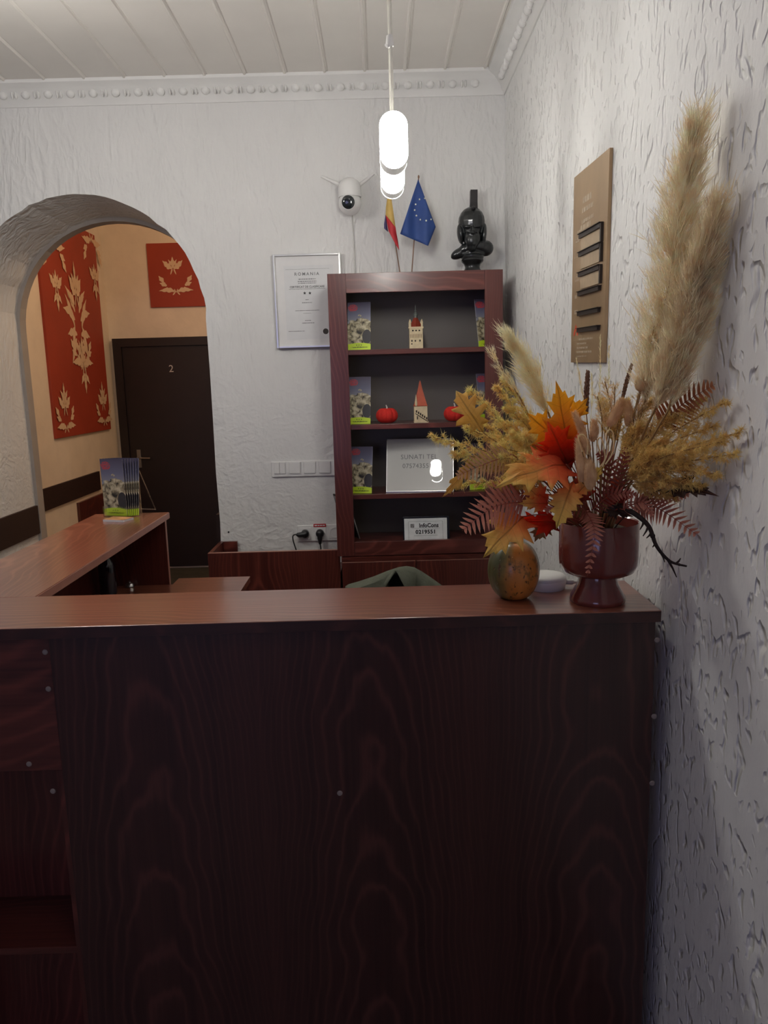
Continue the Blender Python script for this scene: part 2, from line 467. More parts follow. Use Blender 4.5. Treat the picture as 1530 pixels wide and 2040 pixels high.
# door 2
dx0, dtop = PY(229, 900, YH).x - .0, PY(320, 673, YH).z
dx0 = -2.262; dx1 = dx0 + .98
dr = empty('door_1', ((dx0 + dx1) / 2, YH, 0), 'dark brown door numbered 2 at the end of the hall', 'door'); del dr['category']; struct(dr)
b = MB(); fw = .07
b.box((dx0, YH - .05, 0), (dx0 + fw, YH, dtop)); b.box((dx1 - fw, YH - .05, 0), (dx1, YH, dtop)); b.box((dx0 + fw, YH - .05, dtop - fw), (dx1 - fw, YH, dtop))
b.build('door_frame', M['door'], dr)
b = MB(); b.box((dx0 + fw, YH - .028, .02), (dx1 - fw, YH, dtop - fw), .003); b.build('door_leaf', M['door'], dr)
p = PY(341, 735, YH - .03)
text('2', .085, frame((p.x, YH - .0285, p.z), (1, 0, 0), (0, 0, 1)), 'door_number', M['chrome'], dr, ext=.001)
p = PY(276, 912, YH - .05)
b = MB(); b.tube([(p.x, YH - .028, p.z), (p.x, YH - .075, p.z)], .011, 10); b.tube([(p.x, YH - .072, p.z), (p.x + .11, YH - .078, p.z - .005)], .009, 10)
b.box((p.x - .018, YH - .036, p.z - .09), (p.x + .018, YH - .028, p.z + .07), .003); b.build('door_handle', M['steel'], dr)

# ------------------------------------------------------------------ damask panels
LAY = [0]
def leaf2d(L, W, lob=3, bend=0.0):
    """scalloped acanthus leaf outline from origin along +y"""
    n = 22; R_, L_ = [], []
    for i in range(n + 1):
        t = i / n
        wv = W * math.sin(PI * min(1, t * 1.02)) ** .8 * (1 - .45 * t) * (.62 + .38 * abs(math.cos(PI * lob * t)))
        cx = bend * L * t * t
        R_.append((cx + wv, L * t)); L_.append((cx - wv, L * t))
    return R_ + L_[::-1][1:-1]
def add_leaf2d(mb, put, cx, cy, ang, L, W, lob=3, bend=0.0, thick=True):
    ca, sa = math.cos(ang), math.sin(ang)
    n = 22; out = leaf2d(L, W, lob, bend)
    LAY[0] = (LAY[0] + 1) % 30
    pts = [(cx + x * ca - y * sa, cy + x * sa + y * ca, LAY[0] * .00022) for x, y in out]
    m = len(pts)
    # strips between right and left edges so the fill is clean
    Rn = n + 1
    vs = [put(*q) for q in pts]
    left = [0] + [m - k for k in range(1, n)] + [n]
    fs = []
    for i in range(n):
        a, b_, c, d = i, i + 1, left[i + 1], left[i]
        q = []
        for w_ in (a, b_, c, d):
            if w_ not in q: q.append(w_)
        if len(q) >= 3: fs.append(tuple(q))
    mb.add(vs, fs)
D2 = math.radians
def crown(mb, put, x, y, s):           # three leaved crown with a small top leaf
    add_leaf2d(mb, put, x, y, 0, .50 * s, .13 * s, 2)
    for sg in (-1, 1):
        add_leaf2d(mb, put, x + sg * .03 * s, y, -sg * D2(64), .52 * s, .17 * s, 3, sg * -.25)
        add_leaf2d(mb, put, x + sg * .02 * s, y + .1 * s, -sg * D2(30), .33 * s, .07 * s, 2)
        add_leaf2d(mb, put, x + sg * .03 * s, y, -sg * D2(160), .28 * s, .05 * s, 1)
def wreath(mb, put, x, y, s):          # U shaped pair of sprays
    for sg in (-1, 1):
        for k, (a, L) in enumerate(((25, .42), (58, .40), (92, .34))):
            add_leaf2d(mb, put, x + sg * (.50 - .13 * k) * s, y - (.02 + .13 * k) * s, -sg * D2(a), L * s * .8, .12 * s, 2, sg * .15)
        add_leaf2d(mb, put, x + sg * .06 * s, y - .38 * s, -sg * D2(66), .62 * s, .14 * s, 3, sg * .38)
        add_leaf2d(mb, put, x + sg * .05 * s, y - .40 * s, -sg * D2(140), .16 * s, .05 * s, 1)
        add_leaf2d(mb, put, x + sg * .02 * s, y - .42 * s, -sg * D2(20), .16 * s, .045 * s, 1)
def drop(mb, put, x, y, s, up=1):
    add_leaf2d(mb, put, x, y, 0 if up > 0 else PI, .6 * s, .12 * s, 3)
    for sg in (-1, 1):
        add_leaf2d(mb, put, x + sg * .04 * s, y, sg * D2(-40) if up > 0 else sg * D2(-140), .42 * s, .10 * s, 2, 0)
# panel over the door (on the far wall)
c1, c2 = PY(291, 486, YH), PY(303, 613, YH)
pw0 = (c1.x + c2.x) / 2; pz1, pz0 = c1.z, c2.z; pw1 = pw0 + .62
pr = empty('wall_panel', ((pw0 + pw1) / 2, YH, pz0), 'square terracotta wall panel with cream scrollwork above the dark door', 'wall panel')
b = MB(); b.box((pw0, YH - .02, pz0), (pw1, YH, pz1), .002); b.build('backing', M['red_panel'], pr)
oc = PY(345, 540, YH - .02); ow = (PY(383, 570, YH).x - PY(316, 570, YH).x)
put = lambda x, y, d=0: (oc.x + x, YH - .0215 - d, oc.z + y)
b = MB(); crown(b, put, 0, .02, ow * .68); b.build('ornament', M['cream'], pr)
b = MB(); wreath(b, put, .015, -.09, ow * .72); b.build('ornament', M['cream'], pr)
# tall panel on the left hall wall
ql, qr = PX(103, 872, XH), PX(218, 857, XH); qt = PX(195, 475, XH)
y0, y1, z0, z1 = PX(100, 800, XH).y, PX(212, 800, XH).y, (ql.z + qr.z) / 2, qt.z
pr = empty('wall_panel', (XH, (y0 + y1) / 2, z0), 'tall terracotta wall panel with a column of cream scrollwork beside the arch', 'wall panel')
b = MB(); b.box((XH, y0, z0), (XH + .02, y1, z1), .002); b.build('backing', M['red_panel'], pr)
yc = (y0 + y1) / 2; pwid = y1 - y0
def orn(cy, cz, fn):
    mb = MB(); fn(mb, lambda x, y, d=0: (XH + .0215 + d, cy + x, cz + y)); mb.build('ornament', M['cream'], pr)
ctr = [PX(152, q, XH) for q in (560, 650, 715, 745)]
ycn = sum(c.y for c in ctr) / 4
s_ = pwid
def zat(py, px=155): return PX(px, py, XH).z
def big(mb, put):
    crown(mb, put, 0, zat(590) - zat(650), s_ * .34); drop(mb, put, 0, zat(578) - zat(650), s_ * .30)
    for k, (py, a, L) in enumerate(((625, 35, .24), (640, 60, .26), (655, 25, .26), (668, 75, .22), (676, 120, .22), (650, 140, .24), (610, 50, .16))):
        for sg in (-1, 1):
            add_leaf2d(mb, put, sg * (.05 + .02 * (k % 3)) * s_, zat(py) - zat(650), -sg * D2(a), L * s_ * 1.05, .045 * s_, 3, sg * .3)
    drop(mb, put, 0, zat(690) - zat(650), s_ * .26, -1)
orn(ycn, zat(650), lambda mb, put: big(mb, lambda x, y, d=0: put(x * .68, y, d)))
orn(ycn + .02, zat(708), lambda mb, put: (wreath(mb, put, 0, .04, s_ * .26), crown(mb, put, 0, .02, s_ * .22)))
orn(ycn + .04, zat(738), lambda mb, put: (crown(mb, put, 0, .03, s_ * .24), drop(mb, put, 0, -.02, s_ * .24, -1)))
for (px, py) in ((123, 812), (200, 804)):
    c = PX(px, py, XH)
    orn(c.y, c.z, lambda mb, put: (crown(mb, put, 0, .0, s_ * .21), drop(mb, put, 0, .06, s_ * .18)))
    orn(c.y, c.z, lambda mb, put: wreath(mb, put, 0, -.055, s_ * .22))
for (px, py) in ((178, 500), (100, 508)):
    c = PX(px, py, XH)
    orn(c.y, c.z, lambda mb, put: (wreath(mb, put, 0, -.02, -s_ * .26), crown(mb, put, 0, -.22, s_ * .22), drop(mb, put, 0, -.26, s_ * .2, -1)))
#@@PART2
# ================================================================== RECEPTION COUNTER
ZW = 1.15; TH = .024
YF0, YF1, YL1 = 1.478, 1.715, 2.86
XO, XI, XRE = -1.083, -.805, .553
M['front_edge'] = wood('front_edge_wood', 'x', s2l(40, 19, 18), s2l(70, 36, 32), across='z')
tp = empty('counter_top', (0, YF0, ZW - TH), 'L-shaped glossy red-brown worktop of the reception counter', 'worktop')
b = MB(); b.box((XO, YF0, ZW - TH), (XRE, YF1, ZW), .0015); b.build('front_board', M['topx'], tp)
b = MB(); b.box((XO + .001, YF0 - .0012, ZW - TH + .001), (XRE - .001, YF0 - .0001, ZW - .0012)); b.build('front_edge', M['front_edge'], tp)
b = MB(); b.box((XO, YF1 + .0005, ZW - TH), (XI, YL1, ZW), .0015); b.build('side_board', M['topy'], tp)
b = MB(); b.box((XI + .0002, YF1 + .003, ZW - TH + .002), (XI + .0016, YL1 - .002, ZW - .002)); b.build('edge_strip', M['edge'], tp)
ct = empty('reception_counter', (0, YF0, 0), 'dark mahogany reception counter body with arched grain on its front', 'counter')
ZU = ZW - TH
xs_ = PY(95, 1260, 1.492).x
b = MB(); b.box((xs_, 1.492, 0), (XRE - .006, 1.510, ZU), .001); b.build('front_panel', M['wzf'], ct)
zap = PY(60, 1536, 1.496).z
b = MB(); b.box((XO + .012, 1.496, zap), (xs_ - .001, 1.512, ZU), .001); b.build('apron', M['wx'], ct)
b = MB(); b.box((xs_ - .018, 1.5105, 0), (xs_, 1.705, ZU)); b.build('side_panel', M['wz'], ct)
b = MB(); b.box((XO + .012, 1.69, 0), (xs_ - .019, 1.705, ZU)); b.build('back_panel', M['wz'], ct)
zs = PY(50, 1885, 1.52).z
b = MB(); b.box((XO + .012, 1.515, zs - .016), (xs_ - .019, 1.689, zs)); b.build('shelf', M['wx'], ct)
b = MB(); b.box((XRE - .026, 1.5105, 0), (XRE - .008, 1.705, ZU)); b.build('side_panel', M['wz'], ct)
b = MB(); b.box((XO + .012, 1.513, 0), (XO + .028, 2.838, ZU)); b.build('outer_panel', M['wz'], ct)
b = MB(); b.box((XO + .029, 2.820, 0), (XI - .008, 2.838, ZU)); ep = b.build('end_panel', M['wz'], ct)
b = MB(); b.box((XI - .0079, 2.8205, 0), (XI - .0065, 2.8375, ZU)); b.build('edge_strip', M['edge'], ep)
for (px, py, Y) in ((90, 1299, 1.496), (95, 1374, 1.492), (58, 1522, 1.496), (104, 1578, 1.492), (677, 1580, 1.492), (1309, 1275, 1.492), (1303, 1427, 1.492), (1299, 1560, 1.492)):
    p = PY(px, py, Y); yy = 1.496 if p.x < xs_ else 1.492
    b = MB(); b.lathe((p.x, yy, p.z), [(.0058, 0), (.0058, .001), (.004, .0022), (0, .0026)], 14, M=Matrix(((1, 0, 0), (0, 0, -1), (0, 1, 0)))); b.build('screw_cap', M['cap'], ct)
# desk under the worktop
ZD = .88
dk = empty('desk', (-.8, 2.3, 0), 'lower brown desk surface tucked inside the reception counter', 'desk')
b = MB(); b.prism([(XO + .030, YF1 + .01), (-.522, YF1 + .01), (-.522, 2.908), (-.80, 2.908), (-.80, 2.817), (XO + .030, 2.817)], 'z', ZD - .022, ZD); b.build('desktop', M['topx'], dk)
b = MB(); b.box((-.56, YF1 + .03, 0), (-.542, 2.85, ZD - .022)); b.build('side_panel', M['wz'], dk)
b = MB(); b.box((-.79, 2.87, .25), (-.562, 2.885, ZD - .022)); b.build('back_panel', M['wz'], dk)
# things on the desk under the left run
p = PZ(228, 1163, ZD)
b = MB(); r0 = .030
b.lathe((-1.0, 2.70, ZD), [(r0 * .9, 0), (r0, .006), (r0, .10), (r0 * .9, .118), (r0 * .5, .14), (r0 * .36, .155), (r0 * .36, .178), (r0 * .45, .182), (r0 * .45, .196), (0, .197)], 24)
tag(b.build('bottle', plain('bottle_dark', (.012, .013, .022, 1), .12, coat=.8), smooth=True), 'dark shiny bottle on the desk under the left counter run', 'bottle')
b = MB(); b.lathe((-.955, 2.797, ZD), [(.015, 0), (.017, .003), (.016, .010), (.010, .016), (.004, .018), (.004, .020), (.005, .022), (0, .025)], 20)
tag(b.build('metal_knob', M['chrome'], smooth=True), 'tiny shiny metal knob on the desk beside the dark bottle', 'knob')
# ================================================================== CABINETS AND BOOKCASE
YBF = 3.33
xl, xr = -.205, .530
zb0, zb1 = .852, 2.062
xi0, xi1 = PY(690, 600, YBF).x, PY(966, 600, YBF).x
zr0 = PY(830, 580, YBF).z; zr1 = PY(830, 1077, YBF).z
bc = empty('bookcase', ((xl + xr) / 2, 3.49, zb0), 'mahogany bookcase with open shelves and a dark grey interior', 'bookcase')
b = MB(); b.box((xl, YBF, zb0), (xi0, YBF + .022, zb1), .001); b.build('stile', M['wbz'], bc)
b = MB(); b.box((xi1, YBF, zb0), (xr, YBF + .022, zb1), .001); b.build('stile', M['wbz'], bc)
b = MB(); b.box((xi0 + .0005, YBF + .001, zr0), (xi1 - .0005, YBF + .022, zb1), .001); b.build('top_rail', M['wbx'], bc)
b = MB(); b.box((xi0 + .0005, YBF + .001, zb0), (xi1 - .0005, YBF + .022, zr1), .001); b.build('bottom_rail', M['wbx'], bc)
b = MB(); b.box((xl + .002, YBF + .0225, zb0), (xl + .02, 3.620, zb1 - .001)); b.build('side_panel', M['wbz'], bc)
b = MB(); b.box((xr - .02, YBF + .0225, zb0), (xr - .002, 3.620, zb1 - .001)); b.build('side_panel', M['wbz'], bc)
b = MB(); b.box((xl + .0205, YBF + .0225, zb1 - .02), (xr - .0205, 3.620, zb1 - .001)); b.build('top_board', M['wbx'], bc)
b = MB(); b.box((xl + .0205, YBF + .0225, zr1 - .022), (xr - .0205, 3.608, zr1 - .012)); b.build('bottom_board', M['wbx'], bc)
b = MB(); b.box((xl + .0205, 3.609, zb0), (xr - .0205, 3.620, zb1 - .021)); b.build('back_panel', M['bc_in'], bc)
zsh = []
for py in (694, 843, 982):
    z = PY(830, py, YBF + .03).z; zsh.append(z)
    b = MB(); b.box((xl + .021, YBF + .024, z - .021), (xr - .021, 3.6085, z), .001); b.build('shelf', M['wbx'], bc)
zfl = zr1 - .012
zc_ = zb0 - .004
cb = empty('base_cabinet', (.17, 3.48, 0), 'mahogany base cabinet with two doors under the bookcase', 'cabinet')
x0_, x1_ = PY(681, 1130, 3.315).x, .565
b = MB(); b.box((x0_, 3.335, .06), (x1_, 3.642, zc_ - .02)); b.build('carcass', M['wz'], cb)
b = MB(); b.box((x0_, 3.318, zc_ - .019), (x1_, 3.642, zc_)); tpb = b.build('top_board', M['wx'], cb)
xm = PY(829, 1130, 3.315).x
for a_, c_ in ((x0_ + .002, xm - .0015), (xm + .0015, x1_ - .002)):
    b = MB(); b.box((a_, 3.316, .07), (c_, 3.3345, zc_ - .0225), .001); d_ = b.build('door', M['wz'], cb)
    b = MB(); b.box((a_ + .001, 3.3155, zc_ - .0222), (c_ - .001, 3.334, zc_ - .0205)); b.build('edge_strip', M['edge'], d_)
b = MB(); b.box((x0_ + .02, 3.36, 0), (x1_, 3.63, .06)); b.build('plinth', M['blackm'], cb)
# low cabinet with open raised rim
q0, q1 = PY(413, 1096, 3.37), PY(677, 1103, 3.37)
zlc = (q0.z + q1.z) / 2; xa, xb = q0.x, q1.x
lc = empty('low_cabinet', ((xa + xb) / 2, 3.5, 0), 'low mahogany cabinet with open raised rim under the wall sockets', 'cabinet')
b = MB(); b.box((xa, 3.37, .05), (xb, 3.388, zlc), .001); fp = b.build('front_panel', M['wz'], lc)
b = MB(); b.box((xa + .001, 3.3705, zlc), (xb - .001, 3.3875, zlc + .0015)); b.build('edge_strip', M['edge'], fp)
b = MB(); b.box((xa, 3.3885, .05), (xa + .018, 3.64, zlc)); b.build('side_panel', M['wz'], lc)
b = MB(); b.box((xb - .02, 3.3885, .05), (xb - .003, 3.64, zlc - .12)); b.build('side_panel', M['wz'], lc)
pk = PY(472, 1078, 3.62)
b = MB(); b.box((xa + .0185, 3.622, zlc - .13), (pk.x, 3.64, zlc)); b.build('back_panel', M['wx'], lc)
b = MB(); b.box((xa + .0185, 3.389, zlc - .15), (xb - .0205, 3.64, zlc - .131)); b.build('top_board', M['wx'], lc)
b = MB(); b.box((xa + .01, 3.40, 0), (xb - .01, 3.63, .05)); b.build('plinth', M['blackm'], lc)
# ------------------------------------------------------------------ brochures
def cover_mat():
    t = NT('brochure_cover'); u_ = t.node('ShaderNodeUVMap'); sep = t.node('ShaderNodeSeparateXYZ'); t.link(u_.outputs[0], sep.inputs[0])
    U, V = sep.outputs[0], sep.outputs[1]
    sc = t.node('ShaderNodeMapping'); sc.inputs['Scale'].default_value = (1, 2.1, 1); t.link(u_.outputs[0], sc.inputs[0]); P_ = sc.outputs[0]
    sky = t.ramp(V, [(.5, s2l(150, 152, 160)), (.75, s2l(104, 104, 128)), (1, s2l(78, 72, 92))])
    n1 = t.noise(P_, 3.2, 3, .55); n2 = t.noise(P_, 4.6, 3, .55, .5)
    rock = t.ramp(n2, [(.36, s2l(38, 34, 30)), (.48, s2l(150, 138, 110)), (.62, s2l(204, 194, 164))])
    edge = t.math('ADD', V, t.math('MULTIPLY', t.math('SUBTRACT', n1, .5), .55))
    edge = t.math('ADD', edge, t.math('MULTIPLY', t.math('ABSOLUTE', t.math('SUBTRACT', U, .6)), .22))
    m = t.math('LESS_THAN', edge, .70)
    col = t.mix(m, sky, rock)
    def ell(cx, cy, rx, ry):
        a = t.math('POWER', t.math('MULTIPLY', t.math('SUBTRACT', U, cx), 1 / rx), 2); b_ = t.math('POWER', t.math('MULTIPLY', t.math('SUBTRACT', V, cy), 1 / ry), 2)
        return t.math('LESS_THAN', t.math('ADD', a, b_), 1)
    col = t.mix(ell(.84, .27, .20, .15), col, s2l(48, 46, 50))
    logo = t.math('MULTIPLY', ell(.22, .88, .22, .075), t.math('GREATER_THAN', t.noise(P_, 22, 1), .47))
    col = t.mix(logo, col, s2l(186, 62, 66))
    hump = t.math('ADD', .115, t.math('MULTIPLY', t.math('MULTIPLY', U, t.math('SUBTRACT', 1, U)), .12))
    g = t.math('LESS_THAN', V, hump); col = t.mix(g, col, s2l(190, 216, 48))
    for cx in (.4, .5, .6): col = t.mix(ell(cx, .098, .026, .011), col, s2l(90, 110, 30))
    scrib = t.math('MULTIPLY', ell(.5, .052, .38, .014), t.math('GREATER_THAN', t.noise(P_, 34, 1), .46))
    col = t.mix(scrib, col, s2l(80, 96, 24))
    t.set(Base_Color=col, Roughness=.35, Coat_Weight=.2); return t.mat
M['cover'] = cover_mat()
BW, BH, BT = .1, .21, .0035
def brochure(base, right, up, t=BT, w=BW, h=BH, label='', group=None, cat='brochure'):
    """base = middle of the lower front edge; right/up = axes of the cover"""
    Mx = frame(base, right, up)       # z points out of the cover
    c = MB(); c.cur = 0
    c.add([Mx @ Vector(q) for q in ((-w / 2, 0, 0), (w / 2, 0, 0), (w / 2, h, 0), (-w / 2, h, 0))], [(0, 1, 2, 3)], [((0, 0), (1, 0), (1, 1), (0, 1))])
    c.add([Mx @ Vector(q) for q in ((-w / 2, 0, -t), (w / 2, 0, -t), (w / 2, h, -t), (-w / 2, h, -t))], [(3, 2, 1, 0)], [((0, 1), (1, 1), (1, 0), (0, 0))])
    o = c.build('brochure', [M['cover']], None, fix=False)
    pg = MB(); g = .0004
    a = [Mx @ Vector(q) for q in ((-w / 2 + g, g, -g), (w / 2 - g, g, -g), (w / 2 - g, h - g, -g), (-w / 2 + g, h - g, -g), (-w / 2 + g, g, -t + g), (w / 2 - g, g, -t + g), (w / 2 - g, h - g, -t + g), (-w / 2 + g, h - g, -t + g))]
    pg.add(a, [(0, 1, 2, 3), (7, 6, 5, 4), (0, 4, 5, 1), (1, 5, 6, 2), (2, 6, 7, 3), (3, 7, 4, 0)])
    pg.build('pages', M['paper'], o)
    tag(o, label, cat, group); return o
names = ('top shelf of the bookcase', 'second shelf of the bookcase', 'third shelf of the bookcase')
for i in range(3):
    z = zsh[i] + .0005
    px = (717, 717, 720)[i]; q = PY(px, (694, 838, 972)[i], 3.385)
    yw = D2((-6, -8, -12)[i]); ln = D2(14)
    right = Vector((math.cos(yw), math.sin(yw), 0)); back = Vector((-math.sin(yw), math.cos(yw), 0))
    up = Vector((0, 0, 1)) * math.cos(ln) + back * math.sin(ln)
    brochure((q.x - .004, 3.385, z + .001), right, up, label='green-banded brochure leaning at the left end of the ' + names[i], group='brochures in the bookcase')
    px = (968, 970, 958)[i]; q = PY(px, (690, 838, 970)[i], 3.40)
    yw = D2(14); right = Vector((math.cos(yw), math.sin(yw), 0)); back = Vector((-math.sin(yw), math.cos(yw), 0))
    up = Vector((0, 0, 1)) * math.cos(ln) + back * math.sin(ln)
    brochure((q.x + (.018, .02, -.0)[i], 3.41, z + .001), right, up, label='green-banded brochure leaning at the right end of the ' + names[i], group='brochures in the bookcase')
# dark tablet leaning at the left of the bottom shelf
q = PY(714, 1072, 3.42)
rt = Vector((.45, -.89, 0)).normalized(); lean = Vector((-.30, 0, .95)).normalized()
Mx = frame((q.x - .055, 3.50, zfl + .102), rt, lean)
b = MB(); b.obox(Mx, .16, .2, .006, .001); dp = b.build('picture_frame', M['blackm'])
tag(dp, 'dark framed plate leaning at the left of the bottom shelf', 'picture frame')
b = MB(); b.obox(Mx @ Matrix.Translation((0, 0, .0036)), .145, .185, .001); b.build('glass', plain('dark_glass', (.02, .03, .04, 1), .05, coat=1), dp)
b = MB(); b.obox(Mx @ Matrix.Translation((.0803, 0, .0)), .0012, .2, .005); b.build('edge', M['steel'], dp)
# ------------------------------------------------------------------ red pumpkins
def pumpkin(px, py, Y, lab):
    q = PY(px, py, Y); z = zsh[1]
    r = .0485
    root = empty('felt_pumpkin', (q.x, Y, z), lab, 'pumpkin', 'red pumpkins on the second shelf')
    pr_ = []
    for i in range(17):
        a = -PI / 2 + PI * i / 16
        pr_.append((max(.0001, r * (.25 + .75 * math.cos(a)) * (1 if 0 < i < 16 else .0)), .034 + .034 * math.sin(a) - (.006 * math.cos(a * 0) if abs(i - 8) > 6 else 0) * (1 if i > 8 else -1)))
    b = MB(); b.lathe((q.x, Y, z), pr_, 64, mod=lambda a, zz: 1 - .07 * abs(math.sin(a * 5)) ** 8 * 1.0 - .0)
    b.build('flesh', M['felt'], root, smooth=True)
    b = MB(); b.tube([(q.x, Y, z + .060), (q.x + .001, Y, z + .070), (q.x - .003, Y - .002, z + .080)], [.005, .003, .0022], 8); b.build('stem', M['cord'], root, smooth=True)
M['felt'] = plain('red_felt', s2l(205, 40, 30), .85, .12, 120, bump=.001)
pumpkin(771, 836, 3.42, 'red felt pumpkin left of the small tower model on the second shelf')
pumpkin(906, 836, 3.42, 'red felt pumpkin right of the small tower model on the second shelf')
# ------------------------------------------------------------------ tower models
M['twall'] = plain('tower_wall', s2l(214, 196, 160), .7, .1, 60)
M['troof'] = plain('tower_roof', s2l(146, 58, 40), .6, .15, 80)
M['tdark'] = plain('tower_dark', s2l(50, 40, 32), .7)
M['tmetal'] = plain('tower_spire', s2l(120, 126, 120), .4, metal=.5)
q = PY(829, 694, 3.43); z = zsh[0]; x, y = q.x, 3.43; h = .029
tw = empty('tower_figurine', (x, y, z), 'model clock tower with a dark red roof and spire on the top shelf', 'figurine')
b = MB(); b.box((x - h, y - h, z), (x + h, y + h, z + .092), .001); b.box((x - h - .003, y - h - .003, z + .086), (x + h + .003, y + h + .003, z + .093)); b.build('walls', M['twall'], tw)
b = MB()
b.lathe((x, y, z + .0932), [(.030, 0), (.026, .006), (.017, .022), (.010, .036), (.008, .040), (0, .0402)], 4); b.build('roof', M['troof'], tw)
b = MB(); b.lathe((x, y, z + .132), [(.007, 0), (.007, .008), (.010, .010), (.011, .016), (.006, .022), (.0035, .026), (.0045, .031), (.002, .035), (.0008, .056), (0, .0561)], 12); b.build('spire', M['tmetal'], tw, smooth=True)
for sx, sy in ((-1, -1), (1, -1), (-1, 1), (1, 1)):
    b = MB(); b.lathe((x + sx * .0255, y + sy * .0255, z + .0932), [(.0045, 0), (.0045, .016), (.0055, .018), (.0012, .032), (0, .0321)], 8); b.build('turret', M['twall'], tw)
for wx, wz, ww, wh in ((-.014, .074, .0035, .006), (0, .074, .0035, .006), (.014, .074, .0035, .006), (-.019, .030, .003, .008), (-.004, .030, .003, .007), (.016, .030, .003, .008), (-.0195, .018, .0025, .006)):
    b = MB(); b.box((x + wx - ww, y - h - .0012, z + wz), (x + wx + ww, y - h, z + wz + wh)); b.build('window', M['tdark'], tw)
b = MB()
for k in range(8): b.box((x - .026 + k * .0068, y - h - .001, z + .046), (x - .0235 + k * .0068, y - h, z + .062))
b.build('gallery', plain('tower_gallery', s2l(140, 116, 84), .7), tw)
q = PY(838, 838, 3.43); z = zsh[1]; x, y = q.x, 3.43
tw = empty('tower_figurine', (x, y, z), 'model tower with a tall pointed orange roof between the red pumpkins', 'figurine')
b = MB(); b.box((x - h, y - h, z), (x + h, y + h, z + .072), .001); b.box((x - h - .001, y - h - .001, z), (x + h + .004, y + h, z + .006)); b.build('walls', M['twall'], tw)
b = MB(); b.lathe((x, y, z + .0722), [(.045, 0), (.040, .004), (.024, .045), (.012, .078), (.004, .105), (0, .112)], 4, M=Matrix.Rotation(PI / 4, 3, 'Z')); b.build('roof', plain('tower_orange_roof', s2l(178, 78, 48), .6, .12, 70), tw)
b = MB(); b.lathe((x - .020, y - .026, z + .0722), [(.006, 0), (.006, .012), (.001, .050), (0, .0501)], 8); b.build('turret', M['twall'], tw)
b = MB()
for k in range(6):
    xx = x - .022 + k * .0088; zz = z + .054 - k * .0062
    b.box((xx, y - h - .0012, zz - .010), (xx + .006, y - h, zz))
b.prism([(x - .024, z + .042), (x + .03, z + .006), (x + .03, z + .002), (x - .024, z + .038)], 'y', y - h - .0014, y - h)
b.box((x - .018, y - h - .0012, z + .014), (x - .013, y - h, z + .028)); b.build('stair_gallery', M['tdark'], tw)
# ------------------------------------------------------------------ number plate signs
def bars(mb, Mx, rows, hgt=.0022, thick=.0002):
    for (xc, yc_, w_) in rows:
        k = 0; x = xc - w_ / 2
        rr = random.Random(int(abs(xc * 1e4) + abs(yc_ * 1e5)))
        while x < xc + w_ / 2:
            l = rr.uniform(.6, 2.4) * hgt
            l = min(l, xc + w_ / 2 - x)
            mb.obox(Mx @ Matrix.Translation((x + l / 2, yc_, 0)), l, hgt * rr.uniform(.7, 1), thick); x += l + hgt * .45
q0, q1 = PY(769, 975, 3.375), PY(904, 972, 3.375)
tl = D2(22); yw = D2(-6)
right = Vector((math.cos(yw), math.sin(yw), 0)); back = Vector((-math.sin(yw), math.cos(yw), 0)); up = Vector((0, 0, math.cos(tl))) + back * math.sin(tl)
W_ = (q1.x - q0.x) * 1.0; H_ = .245
base = Vector(((q0.x + q1.x) / 2, 3.385, zsh[2] + .003))
sg = empty('phone_sign', base, 'slanted clear sign reading SUNATI TEL on the third shelf', 'sign')
Mx = frame(base + up * (H_ / 2), right, up)
b = MB(); b.obox(Mx @ Matrix.Translation((0, 0, -.002)), W_ - .008, H_ - .008, .001); b.build('paper', M['paper'], sg)
gl = NT('sign_glass'); gl.set(Base_Color=s2l(196, 196, 192), Roughness=.02, Specular_IOR_Level=.6, Coat_Weight=1.0, Coat_Roughness=.01); M['gloss_sheet'] = gl.mat
b = MB(); b.obox(Mx, W_ - .004, H_ - .004, .0028); b.build('front_sheet', M['gloss_sheet'], sg)
b = MB()
for sx in (-1, 1): b.obox(Mx @ Matrix.Translation((sx * (W_ / 2 - .001), 0, 0)), .002, H_, .004)
for sy in (-1, 1): b.obox(Mx @ Matrix.Translation((0, sy * (H_ / 2 - .001), 0)), W_ - .004, .002, .004)
b.build('frame', M['chrome'], sg)
b = MB(); b.obox(frame(base + back * (.06) + Vector((0, 0, -.001)), right, back), W_, .12, .003); b.build('foot', M['chrome'], sg)
Mt = Mx @ Matrix.Translation((-.004, .018, .0016))
text('SUNATI TEL', .030, Mt @ Matrix.Translation((0, .018, 0)), 'lettering', M['inkgrey'], sg, spacing=1.1, sx=.95)
text('0757435517', .030, Mt @ Matrix.Translation((0, -.024, 0)), 'lettering', M['inkgrey'], sg, spacing=1.05, sx=.95)
# InfoCons plate
q0, q1 = PY(806, 1074, 3.40), PY(891, 1072, 3.40); qt_ = PY(848, 1031, 3.42)
base = Vector(((q0.x + q1.x) / 2, 3.40, zfl + .001)); W_ = q1.x - q0.x; H_ = qt_.z - zfl - .002
up = Vector((0, .12, 1)).normalized(); Mx = frame(base + up * H_ / 2, (1, .0, 0), up)
sg = empty('number_sign', base, 'small white sign with the number 0219551 on the bottom shelf', 'sign')
b = MB(); b.obox(Mx @ Matrix.Translation((.003, .004, -.006)), W_ + .016, H_ + .008, .010, .001); b.build('backing', plain('navy_black', (.010, .011, .022, 1), .25, coat=.5), sg)
b = MB(); b.obox(Mx, W_, H_, .0014); b.build('face', plain('sign_white', (.80, .82, .82, 1), .3), sg)
hh = .001; top = H_ / 2
b = MB(); iw, it, ib = W_ * .40, top - .014, top - .115
for (a_, c_) in (((-iw, it), (iw, it)), ((-iw, ib), (iw, ib))): b.obox(Mx @ Matrix.Translation((0, a_[1], hh)), 2 * iw, .0009, .0003)
